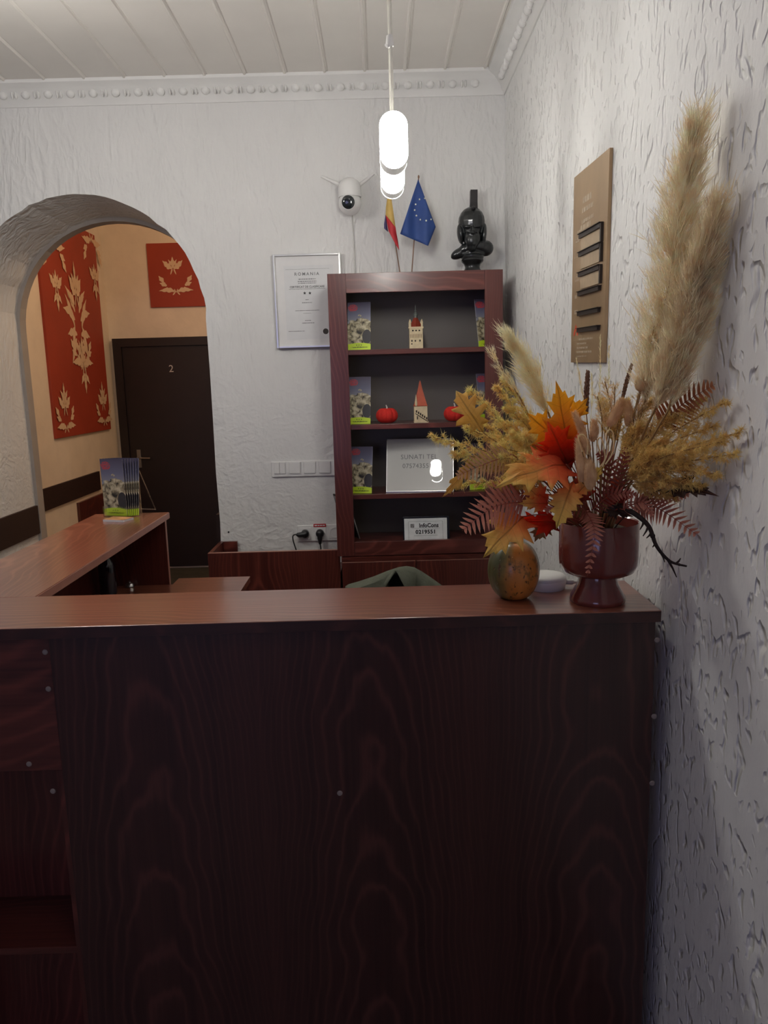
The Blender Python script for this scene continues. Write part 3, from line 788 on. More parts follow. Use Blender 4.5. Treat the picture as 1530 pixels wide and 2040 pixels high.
for sx in (-1, 1): b.obox(Mx @ Matrix.Translation((sx * iw, (it + ib) / 2, hh)), .0009, it - ib, .0003)
b.obox(Mx @ Matrix.Translation((0, top - .045, hh)), W_ * .66, .0009, .0003); b.obox(Mx @ Matrix.Translation((0, top - .078, hh)), W_ * .55, .0009, .0003)
b.build('border', M['inkgrey'], sg)
b = MB(); b.obox(Mx @ Matrix.Translation((-W_ * .31, top - .033, hh)), .0165, .0165, .0003); lg = b.build('logo', M['inkgrey'], sg)
b = MB()
for (dx, dy, w_, h_) in ((-.003, .002, .005, .0014), (.003, -.001, .005, .0014), (-.002, -.0045, .007, .0012), (.004, .004, .003, .003)): b.obox(Mx @ Matrix.Translation((-W_ * .31 + dx, top - .033 + dy, hh + .0003)), w_, h_, .0003)
b.build('logo_mark', M['paper'], lg)
text('InfoCons', .026, Mx @ Matrix.Translation((W_ * .075, top - .033, hh)), 'lettering', M['ink'], sg, bold=.0008, sx=.92)
text('0219551', .024, Mx @ Matrix.Translation((0, top - .062, hh)), 'lettering', M['ink'], sg, bold=.0009, sx=1.02, spacing=1.08)
# ------------------------------------------------------------------ flags on top of the bookcase
fs = PY(808, 538, 3.47)
fx, fy = fs.x, 3.47
st = empty('flag_stand', (fx, fy, zb1), 'small wooden stand holding two little flags on the bookcase top', 'flag stand')
b = MB(); b.box((fx - .033, fy - .022, zb1), (fx + .033, fy + .022, zb1 + .012), .003); b.build('block', M['wx'], st)
M['pole'] = plain('flag_pole', s2l(128, 96, 76), .5)
def pole(root, a, c, r=.0026):
    b = MB(); b.tube([a, c], r, 8); b.build('pole', M['pole'], root, smooth=True)
pb, ptip = PY(820, 535, fy), PY(834, 353, fy)
ef = empty('small_flag', (pb.x, fy, zb1 + .012), 'blue flag with a ring of stars, right one on the stand', 'flag')
pole(ef, (pb.x, fy, zb1 + .010), ptip)
b = MB(); b.lathe(ptip, [(.0028, -.004), (.0042, 0), (.003, .006), (0, .010)], 10); b.build('finial', M['pole'], ef, smooth=True)
dep = lambda px, py: fy - .012 - .010 * math.sin((px - 800) * .16) - .00012 * max(0, py - 360)
A_, B_, C_, D_ = Vector((833, 357)), Vector((797, 466)), Vector((853, 490)), Vector((868, 452))
b = MB(); N = 14; vs = []
for j in range(N + 1):
    for i in range(N + 1):
        u, v = i / N, j / N
        L_ = A_.lerp(B_, v); Rr = A_.lerp(D_, v)
        # top corner A, left B, right D, bottom C: collapsed patch
        pnt = (A_ * (1 - u) * (1 - v) + B_ * u * (1 - v) + D_ * (1 - u) * v + C_ * u * v)
        vs.append(PY(pnt.x, pnt.y, dep(pnt.x, pnt.y)))
b.add(vs, [(j * (N + 1) + i, j * (N + 1) + i + 1, (j + 1) * (N + 1) + i + 1, (j + 1) * (N + 1) + i) for j in range(N) for i in range(N)])
cl = b.build('cloth', plain('flag_blue', s2l(36, 68, 132), .6, .1, 20), ef, smooth=True)
md = cl.modifiers.new('thick', 'SOLIDIFY'); md.thickness = .0008
for (sx, sy) in ((836, 397), (846.5, 395), (828, 407), (826, 418.5), (829.5, 429.5), (837.5, 437.5), (849, 439.5), (858.5, 437)):
    c = PY(sx, sy, dep(sx, sy) - .0016); mb = MB(); pts = []
    for k in range(10):
        r = .0052 if k % 2 == 0 else .0021; a = PI / 2 + k * PI / 5
        pts.append((c.x + r * math.cos(a), c.y, c.z + r * math.sin(a)))
    mb.add(pts + [tuple(c)], [(k, (k + 1) % 10, 10) for k in range(10)]); mb.build('star', plain('star_white', s2l(225, 228, 205), .5) if 'star' not in M else M['star'], ef, fix=False); M['star'] = bpy.data.materials['star_white']
pb, ptip = PY(797, 537, fy), PY(773, 392, fy)
rf = empty('small_flag', (pb.x, fy, zb1 + .012), 'drooping red, yellow and blue flag, left one on the stand', 'flag')
pole(rf, (pb.x, fy, zb1 + .010), ptip)
dep2 = lambda px, py: fy - .010 - .006 * math.sin((px - 760) * .35)
def strip(La, Ra, n=12):
    m = MB(); vs = []
    for j in range(n + 1):
        t = j / n
        for pth in (La, Ra):
            k = t * (len(pth) - 1); i = min(int(k), len(pth) - 2); f_ = k - i
            px = pth[i][0] * (1 - f_) + pth[i + 1][0] * f_; py = pth[i][1] * (1 - f_) + pth[i + 1][1] * f_
            vs.append(PY(px, py, dep2(px, py)))
    m.add(vs, [(2 * j, 2 * j + 1, 2 * j + 3, 2 * j + 2) for j in range(n)]); return m
for nm, col_, La, Ra in (('yellow_band', s2l(206, 172, 96), [(772, 390), (769, 412), (768, 428)], [(779, 390), (784, 425), (788, 453)]),
                         ('red_band', s2l(190, 44, 52), [(768, 428), (774, 460), (787, 485), (795, 498)], [(788, 453), (790, 466), (793, 482), (795.5, 498)]),
                         ('blue_band', s2l(74, 66, 110), [(768, 428), (765, 446), (765, 455)], [(768.3, 428), (771, 448), (773, 462)])):
    o = strip(La, Ra).build(nm, plain('flag_' + nm, col_, .6), rf, smooth=True); md = o.modifiers.new('thick', 'SOLIDIFY'); md.thickness = .0008
# ------------------------------------------------------------------ bust
q = PY(941, 534, 3.49); bx, by, bz = q.x, 3.49, zb1
bu = empty('bust', (bx, by, bz), 'glossy black bust of a bearded warrior in a crested helmet', 'bust')
b = MB(); b.lathe((bx, by, bz), [(.046, 0), (.048, .006), (.044, .014), (.034, .024), (.032, .034), (.036, .044), (.046, .054), (.049, .060), (.047, .066), (.049, .070), (.050, .078), (.045, .084), (.03, .09)], 32)
b.build('pedestal', M['bronze'], bu, smooth=True)
b = MB(); T = Vector((bx, by, bz)); A = lambda x, y, z: T + Vector((x, y, z))
b.ball(A(0, .005, .088), (.062, .042, .020)); b.ball(A(-.055, .006, .094), (.042, .030, .022), Matrix.Rotation(-.45, 3, 'Y')); b.ball(A(.058, .006, .112), (.036, .034, .034))
b.ball(A(-.02, .0, .112), (.045, .036, .026), Matrix.Rotation(-.35, 3, 'Y')); b.ball(A(.03, 0, .118), (.045, .036, .030), Matrix.Rotation(.1, 3, 'Y'))
b.ball(A(.0, .002, .14), (.036, .034, .045))
b.ball(A(-.002, -.006, .195), (.045, .046, .060))                # skull
b.ball(A(-.002, .0, .222), (.058, .058, .062))                   # helmet
b.ball(A(-.004, -.040, .140), (.030, .022, .034)); b.ball(A(-.005, -.036, .118), (.020, .018, .026))   # beard
b.ball(A(-.022, -.036, .150), (.016, .016, .028)); b.ball(A(.016, -.036, .150), (.016, .016, .028))
b.ball(A(-.004, -.055, .176), (.008, .012, .020)); b.ball(A(-.004, -.060, .168), (.009, .010, .008))    # nose
b.ball(A(-.014, -.050, .160), (.013, .009, .006), Matrix.Rotation(.35, 3, 'Y')); b.ball(A(.006, -.050, .160), (.013, .009, .006), Matrix.Rotation(-.35, 3, 'Y'))
b.ball(A(-.052, -.006, .172), (.014, .032, .042), Matrix.Rotation(-.12, 3, 'Y')); b.ball(A(.049, -.006, .168), (.013, .032, .046), Matrix.Rotation(.10, 3, 'Y'))
b.ball(A(-.022, -.045, .194), (.018, .010, .006)); b.ball(A(.014, -.045, .194), (.018, .010, .006))    # brows
for k in range(9):
    a = PI * (k / 8.0); b.ball(A(-.002 + .046 * math.cos(a), -.046 * math.sin(a) + .0, .205 + .006 * math.sin(a)), (.010, .010, .006), seg=8, ring=6)
body = b.build('figure', M['bronze'], bu, smooth=True)
md = body.modifiers.new('fuse', 'REMESH'); md.mode = 'VOXEL'; md.voxel_size = .0024; md.use_smooth_shade = True
md = body.modifiers.new('soft', 'SMOOTH'); md.factor = .5; md.iterations = 3
b = MB(); b.tube([A(.006, .0, .272), A(.008, .004, .30), A(.009, .008, .352)], [.024, .0215, .0215], 4); b.ball(A(.002, -.030, .270), (.010, .03, .010))
b.build('crest', plain('bust_crest', (.022, .020, .022, 1), .4), bu)
# ------------------------------------------------------------------ security camera
q = PY(697, 392, YB - .07); cx, cy, cz = q.x, YB - .075, q.z
rr = .051
sc_ = empty('security_camera', (cx, YB, cz), 'white dome security camera with two antennas on the back wall', 'security camera')
b = MB(); b.lathe((cx, cy, cz), [(rr * .96, -.004), (rr, 0), (rr, .030), (rr * .93, .048), (rr * .74, .064), (rr * .45, .074), (0, .078)], 32); b.box((cx - .03, cy, cz + .01), (cx + .03, YB - .003, cz + .05), .006); b.build('housing', M['white_pl'], sc_, smooth=True)
b = MB(); b.ball((cx, cy - .002, cz - .028), (.050, .046, .052), seg=28, ring=18); hd = b.build('lens_head', M['white_pl'], sc_, smooth=True)
dn = Vector((-.05, -1, -.18)).normalized(); cc = Vector((cx - .004, cy - .002, cz - .026)) + dn * .036
Ml = frame(cc, dn.cross(Vector((0, 0, 1))), dn.cross(Vector((0, 0, 1))).cross(dn))
Ml3 = Matrix([[Ml[i][0], Ml[i][1], dn[i]] for i in range(3)])
b = MB(); b.lathe(cc, [(.034, 0), (.034, .008), (.030, .012), (.0285, .0095)], 32, M=Ml3); b.build('lens_ring', M['white_pl'], hd, smooth=True)
b = MB(); b.lathe(cc, [(.0285, .0092), (.026, .0115), (.012, .0135), (0, .014)], 32, M=Ml3); b.build('lens', plain('lens_black', (.012, .016, .018, 1), .12, coat=.8), hd, smooth=True)
for (x0, y0, x1, y1) in ((684, 372, 640, 351), (712, 372, 745, 346)):
    b = MB(); a_, c_ = PY(x0, y0, cy + .045), PY(x1, y1, cy + .05); b.tube([a_, a_.lerp(c_, .5), c_], [.0085, .0075, .0055], 10); b.build('antenna', M['white_pl'], sc_, smooth=True)
b = MB(); b.tube(spline([PY(702, 425, YB - .035), PY(703, 450, YB - .008), PY(705, 490, YB - .006), PY(707, 545, YB - .006)], 5), .0032, 8); b.build('cable', M['cable_white'], sc_, smooth=True)
# ------------------------------------------------------------------ certificate
tl_, tr_, bl_, br_ = PY(543, 509, YB), PY(678, 505, YB), PY(551, 695, YB), PY(688, 690, YB)
tl_.y = tr_.y = YB - .020; bl_.y = br_.y = YB - .016
cW = (tr_ - tl_).length; cH = (tl_ - bl_).length
cen = (tl_ + tr_ + bl_ + br_) / 4; Mx = frame(cen, tr_ - tl_, (tl_ - bl_) + (tr_ - br_))
cf = empty('certificate', cen, 'silver framed certificate headed ROMANIA, partly behind the bookcase', 'certificate')
b = MB(); e = .010
for sx in (-1, 1): b.obox(Mx @ Matrix.Translation((sx * (cW / 2 - e / 2), 0, 0)), e, cH, .018, .002)
for sy in (-1, 1): b.obox(Mx @ Matrix.Translation((0, sy * (cH / 2 - e / 2), 0)), cW - 2 * e, e, .018, .002)
b.build('frame', M['chrome'], cf)
b = MB(); b.obox(Mx @ Matrix.Translation((0, 0, -.003)), cW - 2 * e, cH - 2 * e, .006); b.build('mount', M['paper'], cf)
# certificate sheet coordinates from the photograph: u across, v down within the frame
def cu(px, py):
    t = PY(px, py, YB - .018); return Mx.inverted() @ t
sh = [cu(563, 537), cu(655, 533), cu(569, 670), cu(668, 668)]
b = MB(); b.obox(Mx @ Matrix.Translation(((sh[0].x + sh[1].x) / 2 + .012, (sh[0].y + sh[2].y) / 2, .0006)), .225, sh[0].y - sh[2].y + .03, .0005); b.build('sheet', plain('sheet', (.70, .70, .70, 1), .5, .02), cf)
def at(px, py, dz=.0012): c = cu(px, py); return Mx @ Matrix.Translation((c.x, c.y, dz))
text('ROMANIA', .019, at(611, 546), 'lettering', M['inkgrey'], cf, spacing=1.45, bold=.0003)
text('CERTIFICAT DE CLASIFICARE', .0125, at(612, 571.5), 'lettering', M['inkgrey'], cf, bold=.0004, sx=.98)
b = MB()
for (px, py) in ((607, 584), (617.5, 584)):
    Ms = at(px, py); pts = [Ms @ Vector(((.0078 if k % 2 == 0 else .0034) * math.sin(k * PI / 5), (.0078 if k % 2 == 0 else .0034) * math.cos(k * PI / 5), 0)) for k in range(10)]
    b.add(pts + [Ms @ Vector((0, 0, 0))], [(k, (k + 1) % 10, 10) for k in range(10)])
b.build('stars', M['ink'], cf, fix=False)
b = MB()
for (px, py, w_, hg) in ((612, 556, .078, .004), (612, 560.5, .085, .004), (612, 564, .082, .0035), (612, 575.5, .165, .0022), (612, 597, .016, .003), (612, 603, .046, .0035), (612, 618.5, .110, .0028), (612, 624, .036, .002), (614, 638.5, .028, .0032), (614, 643.5, .056, .0036), (591, 660, .075, .0028), (612, 536, .2, .0012)):
    c = cu(px, py); bars(b, Mx @ Matrix.Translation((0, 0, .0012)), [(c.x, c.y, w_)], hg)
b.build('small_print', M['inkgrey'], cf)
b = MB(); c = at(649, 660, .001)
vs = [c @ Vector((.013 * math.cos(a), .013 * math.sin(a), 0)) for a in [2 * PI * k / 24 for k in range(24)]]; b.add(vs, [tuple(range(24))]); b.build('seal', plain('seal_dark', s2l(60, 52, 44), .5), cf, fix=False)
# ------------------------------------------------------------------ switches and sockets
s0, s1 = PY(541, 932, YB), PY(674, 930, YB); szt, szb = PY(600, 918, YB).z, PY(600, 949, YB).z
pc_ = [(557 + 29.9 * k, 932.5 - .6 * k) for k in range(4)]
swr = empty('switch_panel', ((s0.x + s1.x) / 2, YB, (szt + szb) / 2), 'white four-gang light switch panel beside the bookcase', 'switch')
b = MB(); b.box((s0.x, YB - .010, szb), (s1.x, YB - .0005, szt), .004); b.build('cover_plate', M['white_pl'], swr)
for k, (px, py) in enumerate(pc_):
    c = PY(px, py, YB - .012); w2 = .0285
    if k == 0:
        for sx in (-1, 1): b = MB(); b.box((c.x + (sx - 1) * w2 / 2 + .0007, YB - .0145, c.z - w2), (c.x + (sx + 1) * w2 / 2 - .0007, YB - .0102, c.z + w2), .003); b.build('rocker', M['white_pl'], swr)
    else: b = MB(); b.box((c.x - w2, YB - .0145, c.z - w2), (c.x + w2, YB - .0102, c.z + w2), .004); b.build('rocker', M['white_pl'], swr)
g = [(608.5, 1062), (638, 1061), (667.5, 1060)]
gc = [PY(px, py, YB) for px, py in g]
so = empty('socket_panel', (gc[1].x, YB, gc[1].z), 'white triple wall socket with a red tag above the low cabinet', 'socket')
b = MB(); b.box((gc[0].x - .038, YB - .010, gc[1].z - .040), (gc[2].x + .040, YB - .0005, gc[1].z + .040), .004); b.build('cover_plate', M['white_pl'], so)
for c in gc:
    b = MB(); b.lathe((c.x, YB - .0101, c.z), [(.026, 0), (.026, .003), (.0215, .003), (.0205, -.000), (0, -.0)], 28, M=Matrix(((1, 0, 0), (0, 0, -1), (0, 1, 0)))); b.box((c.x - .0285, YB - .0115, c.z - .0285), (c.x + .0285, YB - .0098, c.z + .0285), .0008); b.build('socket', M['white_pl'], so)
c = gc[1]; b = MB(); b.box((c.x - .030, YB - .0125, c.z + .030), (c.x + .030, YB - .0102, c.z + .045)); rt_ = b.build('red_tag', M['red'], so)
b = MB()
bars(b, frame((c.x, YB - .0127, c.z + .0375), (1, 0, 0), (0, 0, 1)), [(0, 0, .05)], .006); b.build('tag_print', M['paper'], rt_)
# plugs
def plug(c, side, lab, cordpts):
    r = empty('power_plug', (c.x, YB - .013, c.z), lab, 'plug')
    b = MB(); Ry = Matrix(((1, 0, 0), (0, 0, -1), (0, 1, 0)))
    b.lathe((c.x, YB - .0135, c.z), [(.0195, 0), (.0195, .016), (.017, .024), (.010, .030), (0, .031)], 24, M=Ry)
    if side: b.tube([(c.x, YB - .035, c.z), (c.x - .030, YB - .034, c.z - .002), (c.x - .040, YB - .034, c.z + .002)], [.014, .012, .007], 12)
    else: b.tube([(c.x, YB - .032, c.z), (c.x, YB - .036, c.z - .02), (c.x, YB - .034, c.z - .05)], [.013, .012, .006], 12)
    b.build('body', M['black'], r, smooth=True)
    b = MB(); b.tube(spline(cordpts, 6), .0032, 8); b.build('cord', M['cable'], r, smooth=True)
zlow = zlc - .12
c = gc[0]; plug(Vector((c.x, 0, c.z)), 1, 'black plug turned sideways in the left socket', [(c.x - .038, YB - .034, c.z + .002), (c.x - .056, YB - .034, c.z - .004), (c.x - .056, YB - .036, c.z - .03), (c.x - .040, YB - .04, c.z - .09), (c.x - .03, YB - .05, zlow)])
c = gc[1]; plug(Vector((c.x, 0, c.z)), 0, 'black plug pointing down in the red-tagged middle socket', [(c.x, YB - .034, c.z - .048), (c.x + .003, YB - .036, c.z - .08), (c.x, YB - .045, zlow)])
p = PY(455.5, 1060, YB); b = MB(); b.lathe((p.x, YB - .0002, p.z), [(.0045, 0), (.0045, .002), (.002, .003), (0, .003)], 12, M=Matrix(((1, 0, 0), (0, 0, -1), (0, 1, 0))))
tag(b.build('wall_screw', M['ink'], smooth=True), 'black screw head in the wall beside the arch', 'screw')
# ------------------------------------------------------------------ directory board on the right wall
QA, QB, QC, QD = PX(1150, 354, XR), PX(1222, 294, XR), PX(1209, 722, XR), PX(1143, 722, XR)   # far top, near top, near bottom, far bottom
def dq(s, t, d): 
    v = (QA * (1 - s) + QB * s) * (1 - t) + (QD * (1 - s) + QC * s) * t
    return Vector((XR - d, v.y, v.z))
def dquad(mb, s0, s1, t0, t1, d0, d1):
    a = [dq(s0, t0, d1), dq(s1, t0, d1), dq(s1, t1, d1), dq(s0, t1, d1)]; c = [dq(s0, t0, d0), dq(s1, t0, d0), dq(s1, t1, d0), dq(s0, t1, d0)]
    mb.add(a + c, [(0, 1, 2, 3), (7, 6, 5, 4), (0, 4, 5, 1), (1, 5, 6, 2), (2, 6, 7, 3), (3, 7, 4, 0)])
db = empty('directory_board', (XR, (QA.y + QB.y) / 2, QD.z), 'tall bronze directory board with name slots on the right wall', 'sign')
b = MB(); dquad(b, 0, 1, 0, 1, .0005, .009); b.build('board', plain('board_bronze', s2l(176, 148, 114), .35, .12, 8, metal=.35), db)
M['db_dark'] = plain('board_dark', s2l(48, 40, 34), .4)
M['db_light'] = plain('board_insert', s2l(186, 164, 134), .4)
M['db_text'] = plain('board_text', s2l(190, 172, 148), .5)
for i, t in enumerate((.333, .427, .532, .632, .738, .826)):
    b = MB(); dquad(b, .27, .88, t - .010, t + .012, .009, .017); dquad(b, .27, .90, t - .012, t - .009, .009, .021); rl = b.build('name_rail', M['db_dark'], db)
    if i < 3:
        b = MB(); dquad(b, .30, .87, t + .013, t + .078, .009, .012); b.build('name_card', M['db_light'], db)
        b = MB(); dquad(b, .875, .905, t - .008, t + .080, .009, .016); b.build('card_stop', M['db_dark'], db)
for (s0, s1, t, h) in ((.30, .55, .155, .030), (.28, .62, .205, .022), (.28, .62, .262, .018), (.25, .55, .292, .024), (.14, .26, .300, .01), (.10, .22, .335, .01), (.10, .22, .35, .01), (.06, .2, .43, .008), (.10, .22, .535, .01), (.10, .22, .555, .01), (.10, .17, .642, .018), (.10, .2, .724, .022), (.26, .70, .875, .010), (.20, .50, .898, .008), (.20, .55, .921, .010), (.20, .66, .943, .010), (.20, .5, .966, .006)):
    b = MB(); x = s0; rr_ = random.Random(int(t * 1000))
    while x < s1:
        w_ = rr_.uniform(.02, .07); dquad(b, x, min(x + w_, s1), t - h / 2, t + h / 2, .009, .0094); x += w_ + .016
    b.build('engraving', M['db_text'], db)
b = MB(); a = [dq(.10, .845, .0096), dq(.10, .815, .0096), dq(.16, .785, .0096), dq(.23, .815, .0096), dq(.22, .85, .0096), dq(.19, .84, .0096), dq(.165, .81, .0096), dq(.14, .845, .0096)]
a = [dq(.09, .835, .0096), dq(.155, .79, .0096), dq(.235, .83, .0096), dq(.235, .855, .0096), dq(.20, .85, .0096), dq(.16, .815, .0096), dq(.13, .85, .0096), dq(.09, .855, .0096)]
b.add(a, [(0, 1, 6, 7), (1, 5, 6), (1, 2, 4, 5), (2, 3, 4)]); b.build('red_arrow', plain('arrow_red', s2l(226, 92, 60), .5), db)
# ------------------------------------------------------------------ pendants
glow = NT('lamp_glow'); glow.set(Base_Color=(1, 1, 1, 1), Emission_Color=(1.0, .985, .92, 1), Emission_Strength=54.0)
capm = NT('lamp_cap'); capm.set(Base_Color=(.7, .7, .68, 1), Roughness=.4, Emission_Color=(1, .97, .9, 1), Emission_Strength=.22)
def pendant(px, ptop, pbot, Y, r, lab):
    a, c = PY(px, ptop, Y), PY(px, pbot, Y); x = a.x; z0, z1 = c.z, a.z
    root = empty('pendant_lamp', (x, Y, z0), lab, 'pendant lamp')
    dp_ = .066; out = []
    for i in range(17): t = PI * i / 16; out.append((x + r * math.cos(t), z1 - r + r * math.sin(t)))
    for i in range(17): t = PI + PI * i / 16; out.append((x + r * math.cos(t), z0 + r + r * math.sin(t)))
    m = len(out)
    inn = [(x + (q - x) * .93, (z0 + z1) / 2 + (w - (z0 + z1) / 2) * .965) for q, w in out]
    b = MB(); b.prism(out, 'y', Y + .002, Y + dp_ - .002); b.build('housing', capm.mat, root)
    b = MB(); b.prism(out, 'y', Y - .002, Y + .0018); b.build('front_diffuser', glow.mat, root)
    b = MB(); b.prism(out, 'y', Y + dp_ - .0018, Y + dp_ + .002); b.build('rear_diffuser', glow.mat, root)
    Y = Y + dp_ / 2
    b = MB(); b.tube([(x, Y, z1 - .002), (x, Y, z1 + .25), (x - .002, Y, ZC - .02)], .0035, 8); cd = b.build('cord', M['cord'], root, smooth=True)
    zc_2 = PY(px, 80, Y).z
    b = MB(); b.tube([(x - .001, Y, zc_2 - .016), (x - .002, Y, zc_2 - .012), (x - .002, Y, zc_2 + .012)], [.008, .0095, .0065], 10); b.tube([(x - .002, Y, zc_2 - .012), (x - .012, Y - .004, zc_2 - .015)], .004, 8); b.build('cord_grip', M['white_pl'], cd, smooth=True)
    b = MB(); b.lathe((x - .002, Y, ZC - .028), [(.02, 0), (.045, .010), (.045, .027), (0, .0275)], 24); b.build('ceiling_rose', M['white_pl'], root, smooth=True)
pendant(783, 221, 336, 2.07, .0355, 'glowing white oval pendant lamp nearer the counter')
pendant(780.5, 280, 386, 2.44, .0355, 'glowing white oval pendant lamp nearer the bookcase, partly hidden')
# ------------------------------------------------------------------ acrylic holder with brochures on the left run
ac = NT('clear_acrylic'); ac.set(Base_Color=(.95, .96, .97, 1), Roughness=.03, Transmission_Weight=1.0, IOR=1.3, Alpha=.45); M['acrylic'] = ac.mat
fl = PZ(207, 1027, ZW); frr = PZ(262, 1033, ZW)
aw = D2(-20)
rt = Vector((math.cos(aw), math.sin(aw), 0)); bk = Vector((-math.sin(aw), math.cos(aw), 0))
base = Vector((( fl.x + frr.x) / 2, (fl.y + frr.y) / 2, ZW))
hl = empty('brochure_holder', base, 'clear acrylic brochure holder at the end of the left counter run', 'brochure holder')
def hb(mb, u0, u1, v0, v1, z0, z1): mb.obox(frame(base + rt * (u0 + u1) / 2 + bk * (v0 + v1) / 2 + Vector((0, 0, (z0 + z1) / 2)), rt, bk), abs(u1 - u0), abs(v1 - v0), abs(z1 - z0))
b = MB(); hb(b, -.052, .052, -.012, -.009, 0.003, .040); hb(b, -.052, .052, -.012, .076, 0.0, .003); b.build('tray', M['acrylic'], hl)
b = MB(); hb(b, -.052, .052, .072, .075, .003, .165); b.build('back_plate', M['acrylic'], hl)
b = MB(); e1 = base + bk * .078 + Vector((0, 0, .165)); e2 = base + bk * .160 + Vector((0, 0, .003))
for u in (-.05, .05): b.tube([e1 + rt * u, e2 + rt * u], .0022, 8)
b.tube([e1 - rt * .05, e1 + rt * .05], .0022, 8); b.tube([e2 - rt * .05, e2 + rt * .05], .0022, 8); b.build('rear_strut', M['acrylic'], hl)
for k in range(7):
    f0 = -.006 + k * .0045 + .002; ft = -.008 + k * .0095
    up = Vector((0, 0, .21)) + bk * (ft - f0)
    brochure(base + bk * (f0 + .008) + rt * (k * .0048 - .008) + Vector((0, 0, .0035)), rt, up, t=.0015, label='green-banded brochure, front one in the acrylic holder' if k == 0 else 'green-banded brochure behind others in the acrylic holder', group='brochures in the acrylic holder')
c = PZ(236, 1037, ZW)
b = MB(); Mx = frame(Vector((c.x, c.y, ZW + .004)), Vector((math.cos(.3), -math.sin(.3), 0)), Vector((math.sin(.3), math.cos(.3), 0)))
b.obox(Mx, .085, .06, .0075); lf = b.build('leaflet_stack', M['paper']); tag(lf, 'small stack of cards in front of the acrylic holder', 'leaflets')
b = MB(); b.obox(Mx @ Matrix.Translation((0, 0, .0042)), .085, .06, .0006); b.build('top_card', plain('card_orange', s2l(214, 150, 104), .4, .3, 40), lf)
# ------------------------------------------------------------------ office chair and jacket
jc = PY(785, 1150, 2.35); jx = jc.x; jy = 2.35
jt = PY(800, 1128, 2.35).z
och = empty('office_chair', (jx, jy - .2, 0), 'black office chair behind the counter under a draped jacket', 'chair')
b = MB(); b.box((jx - .11, jy - .03, .55), (jx + .13, jy + .025, jt - .075), .024); b.build('backrest', M['blackm'], och, smooth=True)
b = MB(); b.box((jx - .24, jy - .48, .42), (jx + .24, jy - .02, .50), .03); b.build('seat', M['blackm'], och, smooth=True)
b = MB(); b.tube([(jx, jy - .24, .08), (jx, jy - .24, .42)], .03, 16); b.build('gas_column', M['black'], och, smooth=True)
b = MB(); b.box((jx - .03, jy - .02, .44), (jx + .03, jy + .045, .60), .01); b.build('back_bracket', M['black'], och)
for k in range(5):
    a = k * 2 * PI / 5; e2 = Vector((jx + .28 * math.cos(a), jy - .24 + .28 * math.sin(a), .055))
    b = MB(); b.tube([(jx, jy - .24, .10), e2 + Vector((0, 0, .015))], [.025, .016], 8); lg = b.build('leg', M['black'], och, smooth=True)
    b = MB(); b.ball((e2.x, e2.y, .028), (.026, .016, .028), seg=12, ring=8); b.build('castor', M['black'], lg, smooth=True)
top = [(688, 1168), (694, 1164), (715, 1158), (745, 1148), (772, 1137), (795, 1129.5), (810, 1127.5), (825, 1130), (840, 1138), (858, 1150), (872, 1160), (882, 1167), (886, 1172)]
M['jacket'] = plain('jacket_olive', s2l(92, 96, 82), .85, .15, 25, bump=.002)
b = MB(); n = len(top); rows = []
for j, (dy, dz, px_) in enumerate(((-.075, -.34, 1.03), (-.070, -.18, 1.02), (-.058, -.06, 1.0), (-.035, -.012, 1.0), (0, .0, 1.0), (.035, -.012, 1.0), (.05, -.08, 1.0), (.055, -.3, 1.02))):
    row = []
    for i, (px, py) in enumerate(top):
        p = PY(px, py, jy); row.append(Vector((jx + (p.x - jx) * px_, jy + dy - .012 * math.sin(i * 1.7) * (abs(dz) > .05), p.z + dz)))
    rows.append(row)
vs = [p for r_ in rows for p in r_]
# opening at the front showing the black chair: skip front faces between columns 5 and 6
fcs = [(j * n + i, j * n + i + 1, (j + 1) * n + i + 1, (j + 1) * n + i) for j in range(len(rows) - 1) for i in range(n - 1) if not (j < 3 and i in (4, 5, 6))]
b.add(vs, fcs)
# two lapels flanking the opening
def colp(i, j): return rows[j][i]
ap = PY(789, 1137, jy - .06); lb, rb_ = PY(766, 1172, jy - .075), PY(807, 1172, jy - .075)
b.add([colp(4, 3), ap, colp(4, 2), lb, colp(4, 1), colp(4, 0), lb + Vector((-.005, 0, -.25))], [(0, 1, 3, 2), (2, 3, 4), (4, 3, 6, 5)])
b.add([colp(7, 3), ap, colp(7, 2), rb_, colp(7, 1), colp(7, 0), rb_ + Vector((.005, 0, -.25))], [(0, 2, 3, 1), (2, 4, 3), (4, 5, 6, 3)])
b.add([colp(4, 3), colp(5, 3), colp(6, 3), colp(7, 3), ap], [(0, 1, 4), (1, 2, 4), (2, 3, 4)])
jk = b.build('jacket', M['jacket'], smooth=True); tag(jk, 'olive grey jacket draped over the chair behind the counter', 'jacket')
md = jk.modifiers.new('thick', 'SOLIDIFY'); md.thickness = .006
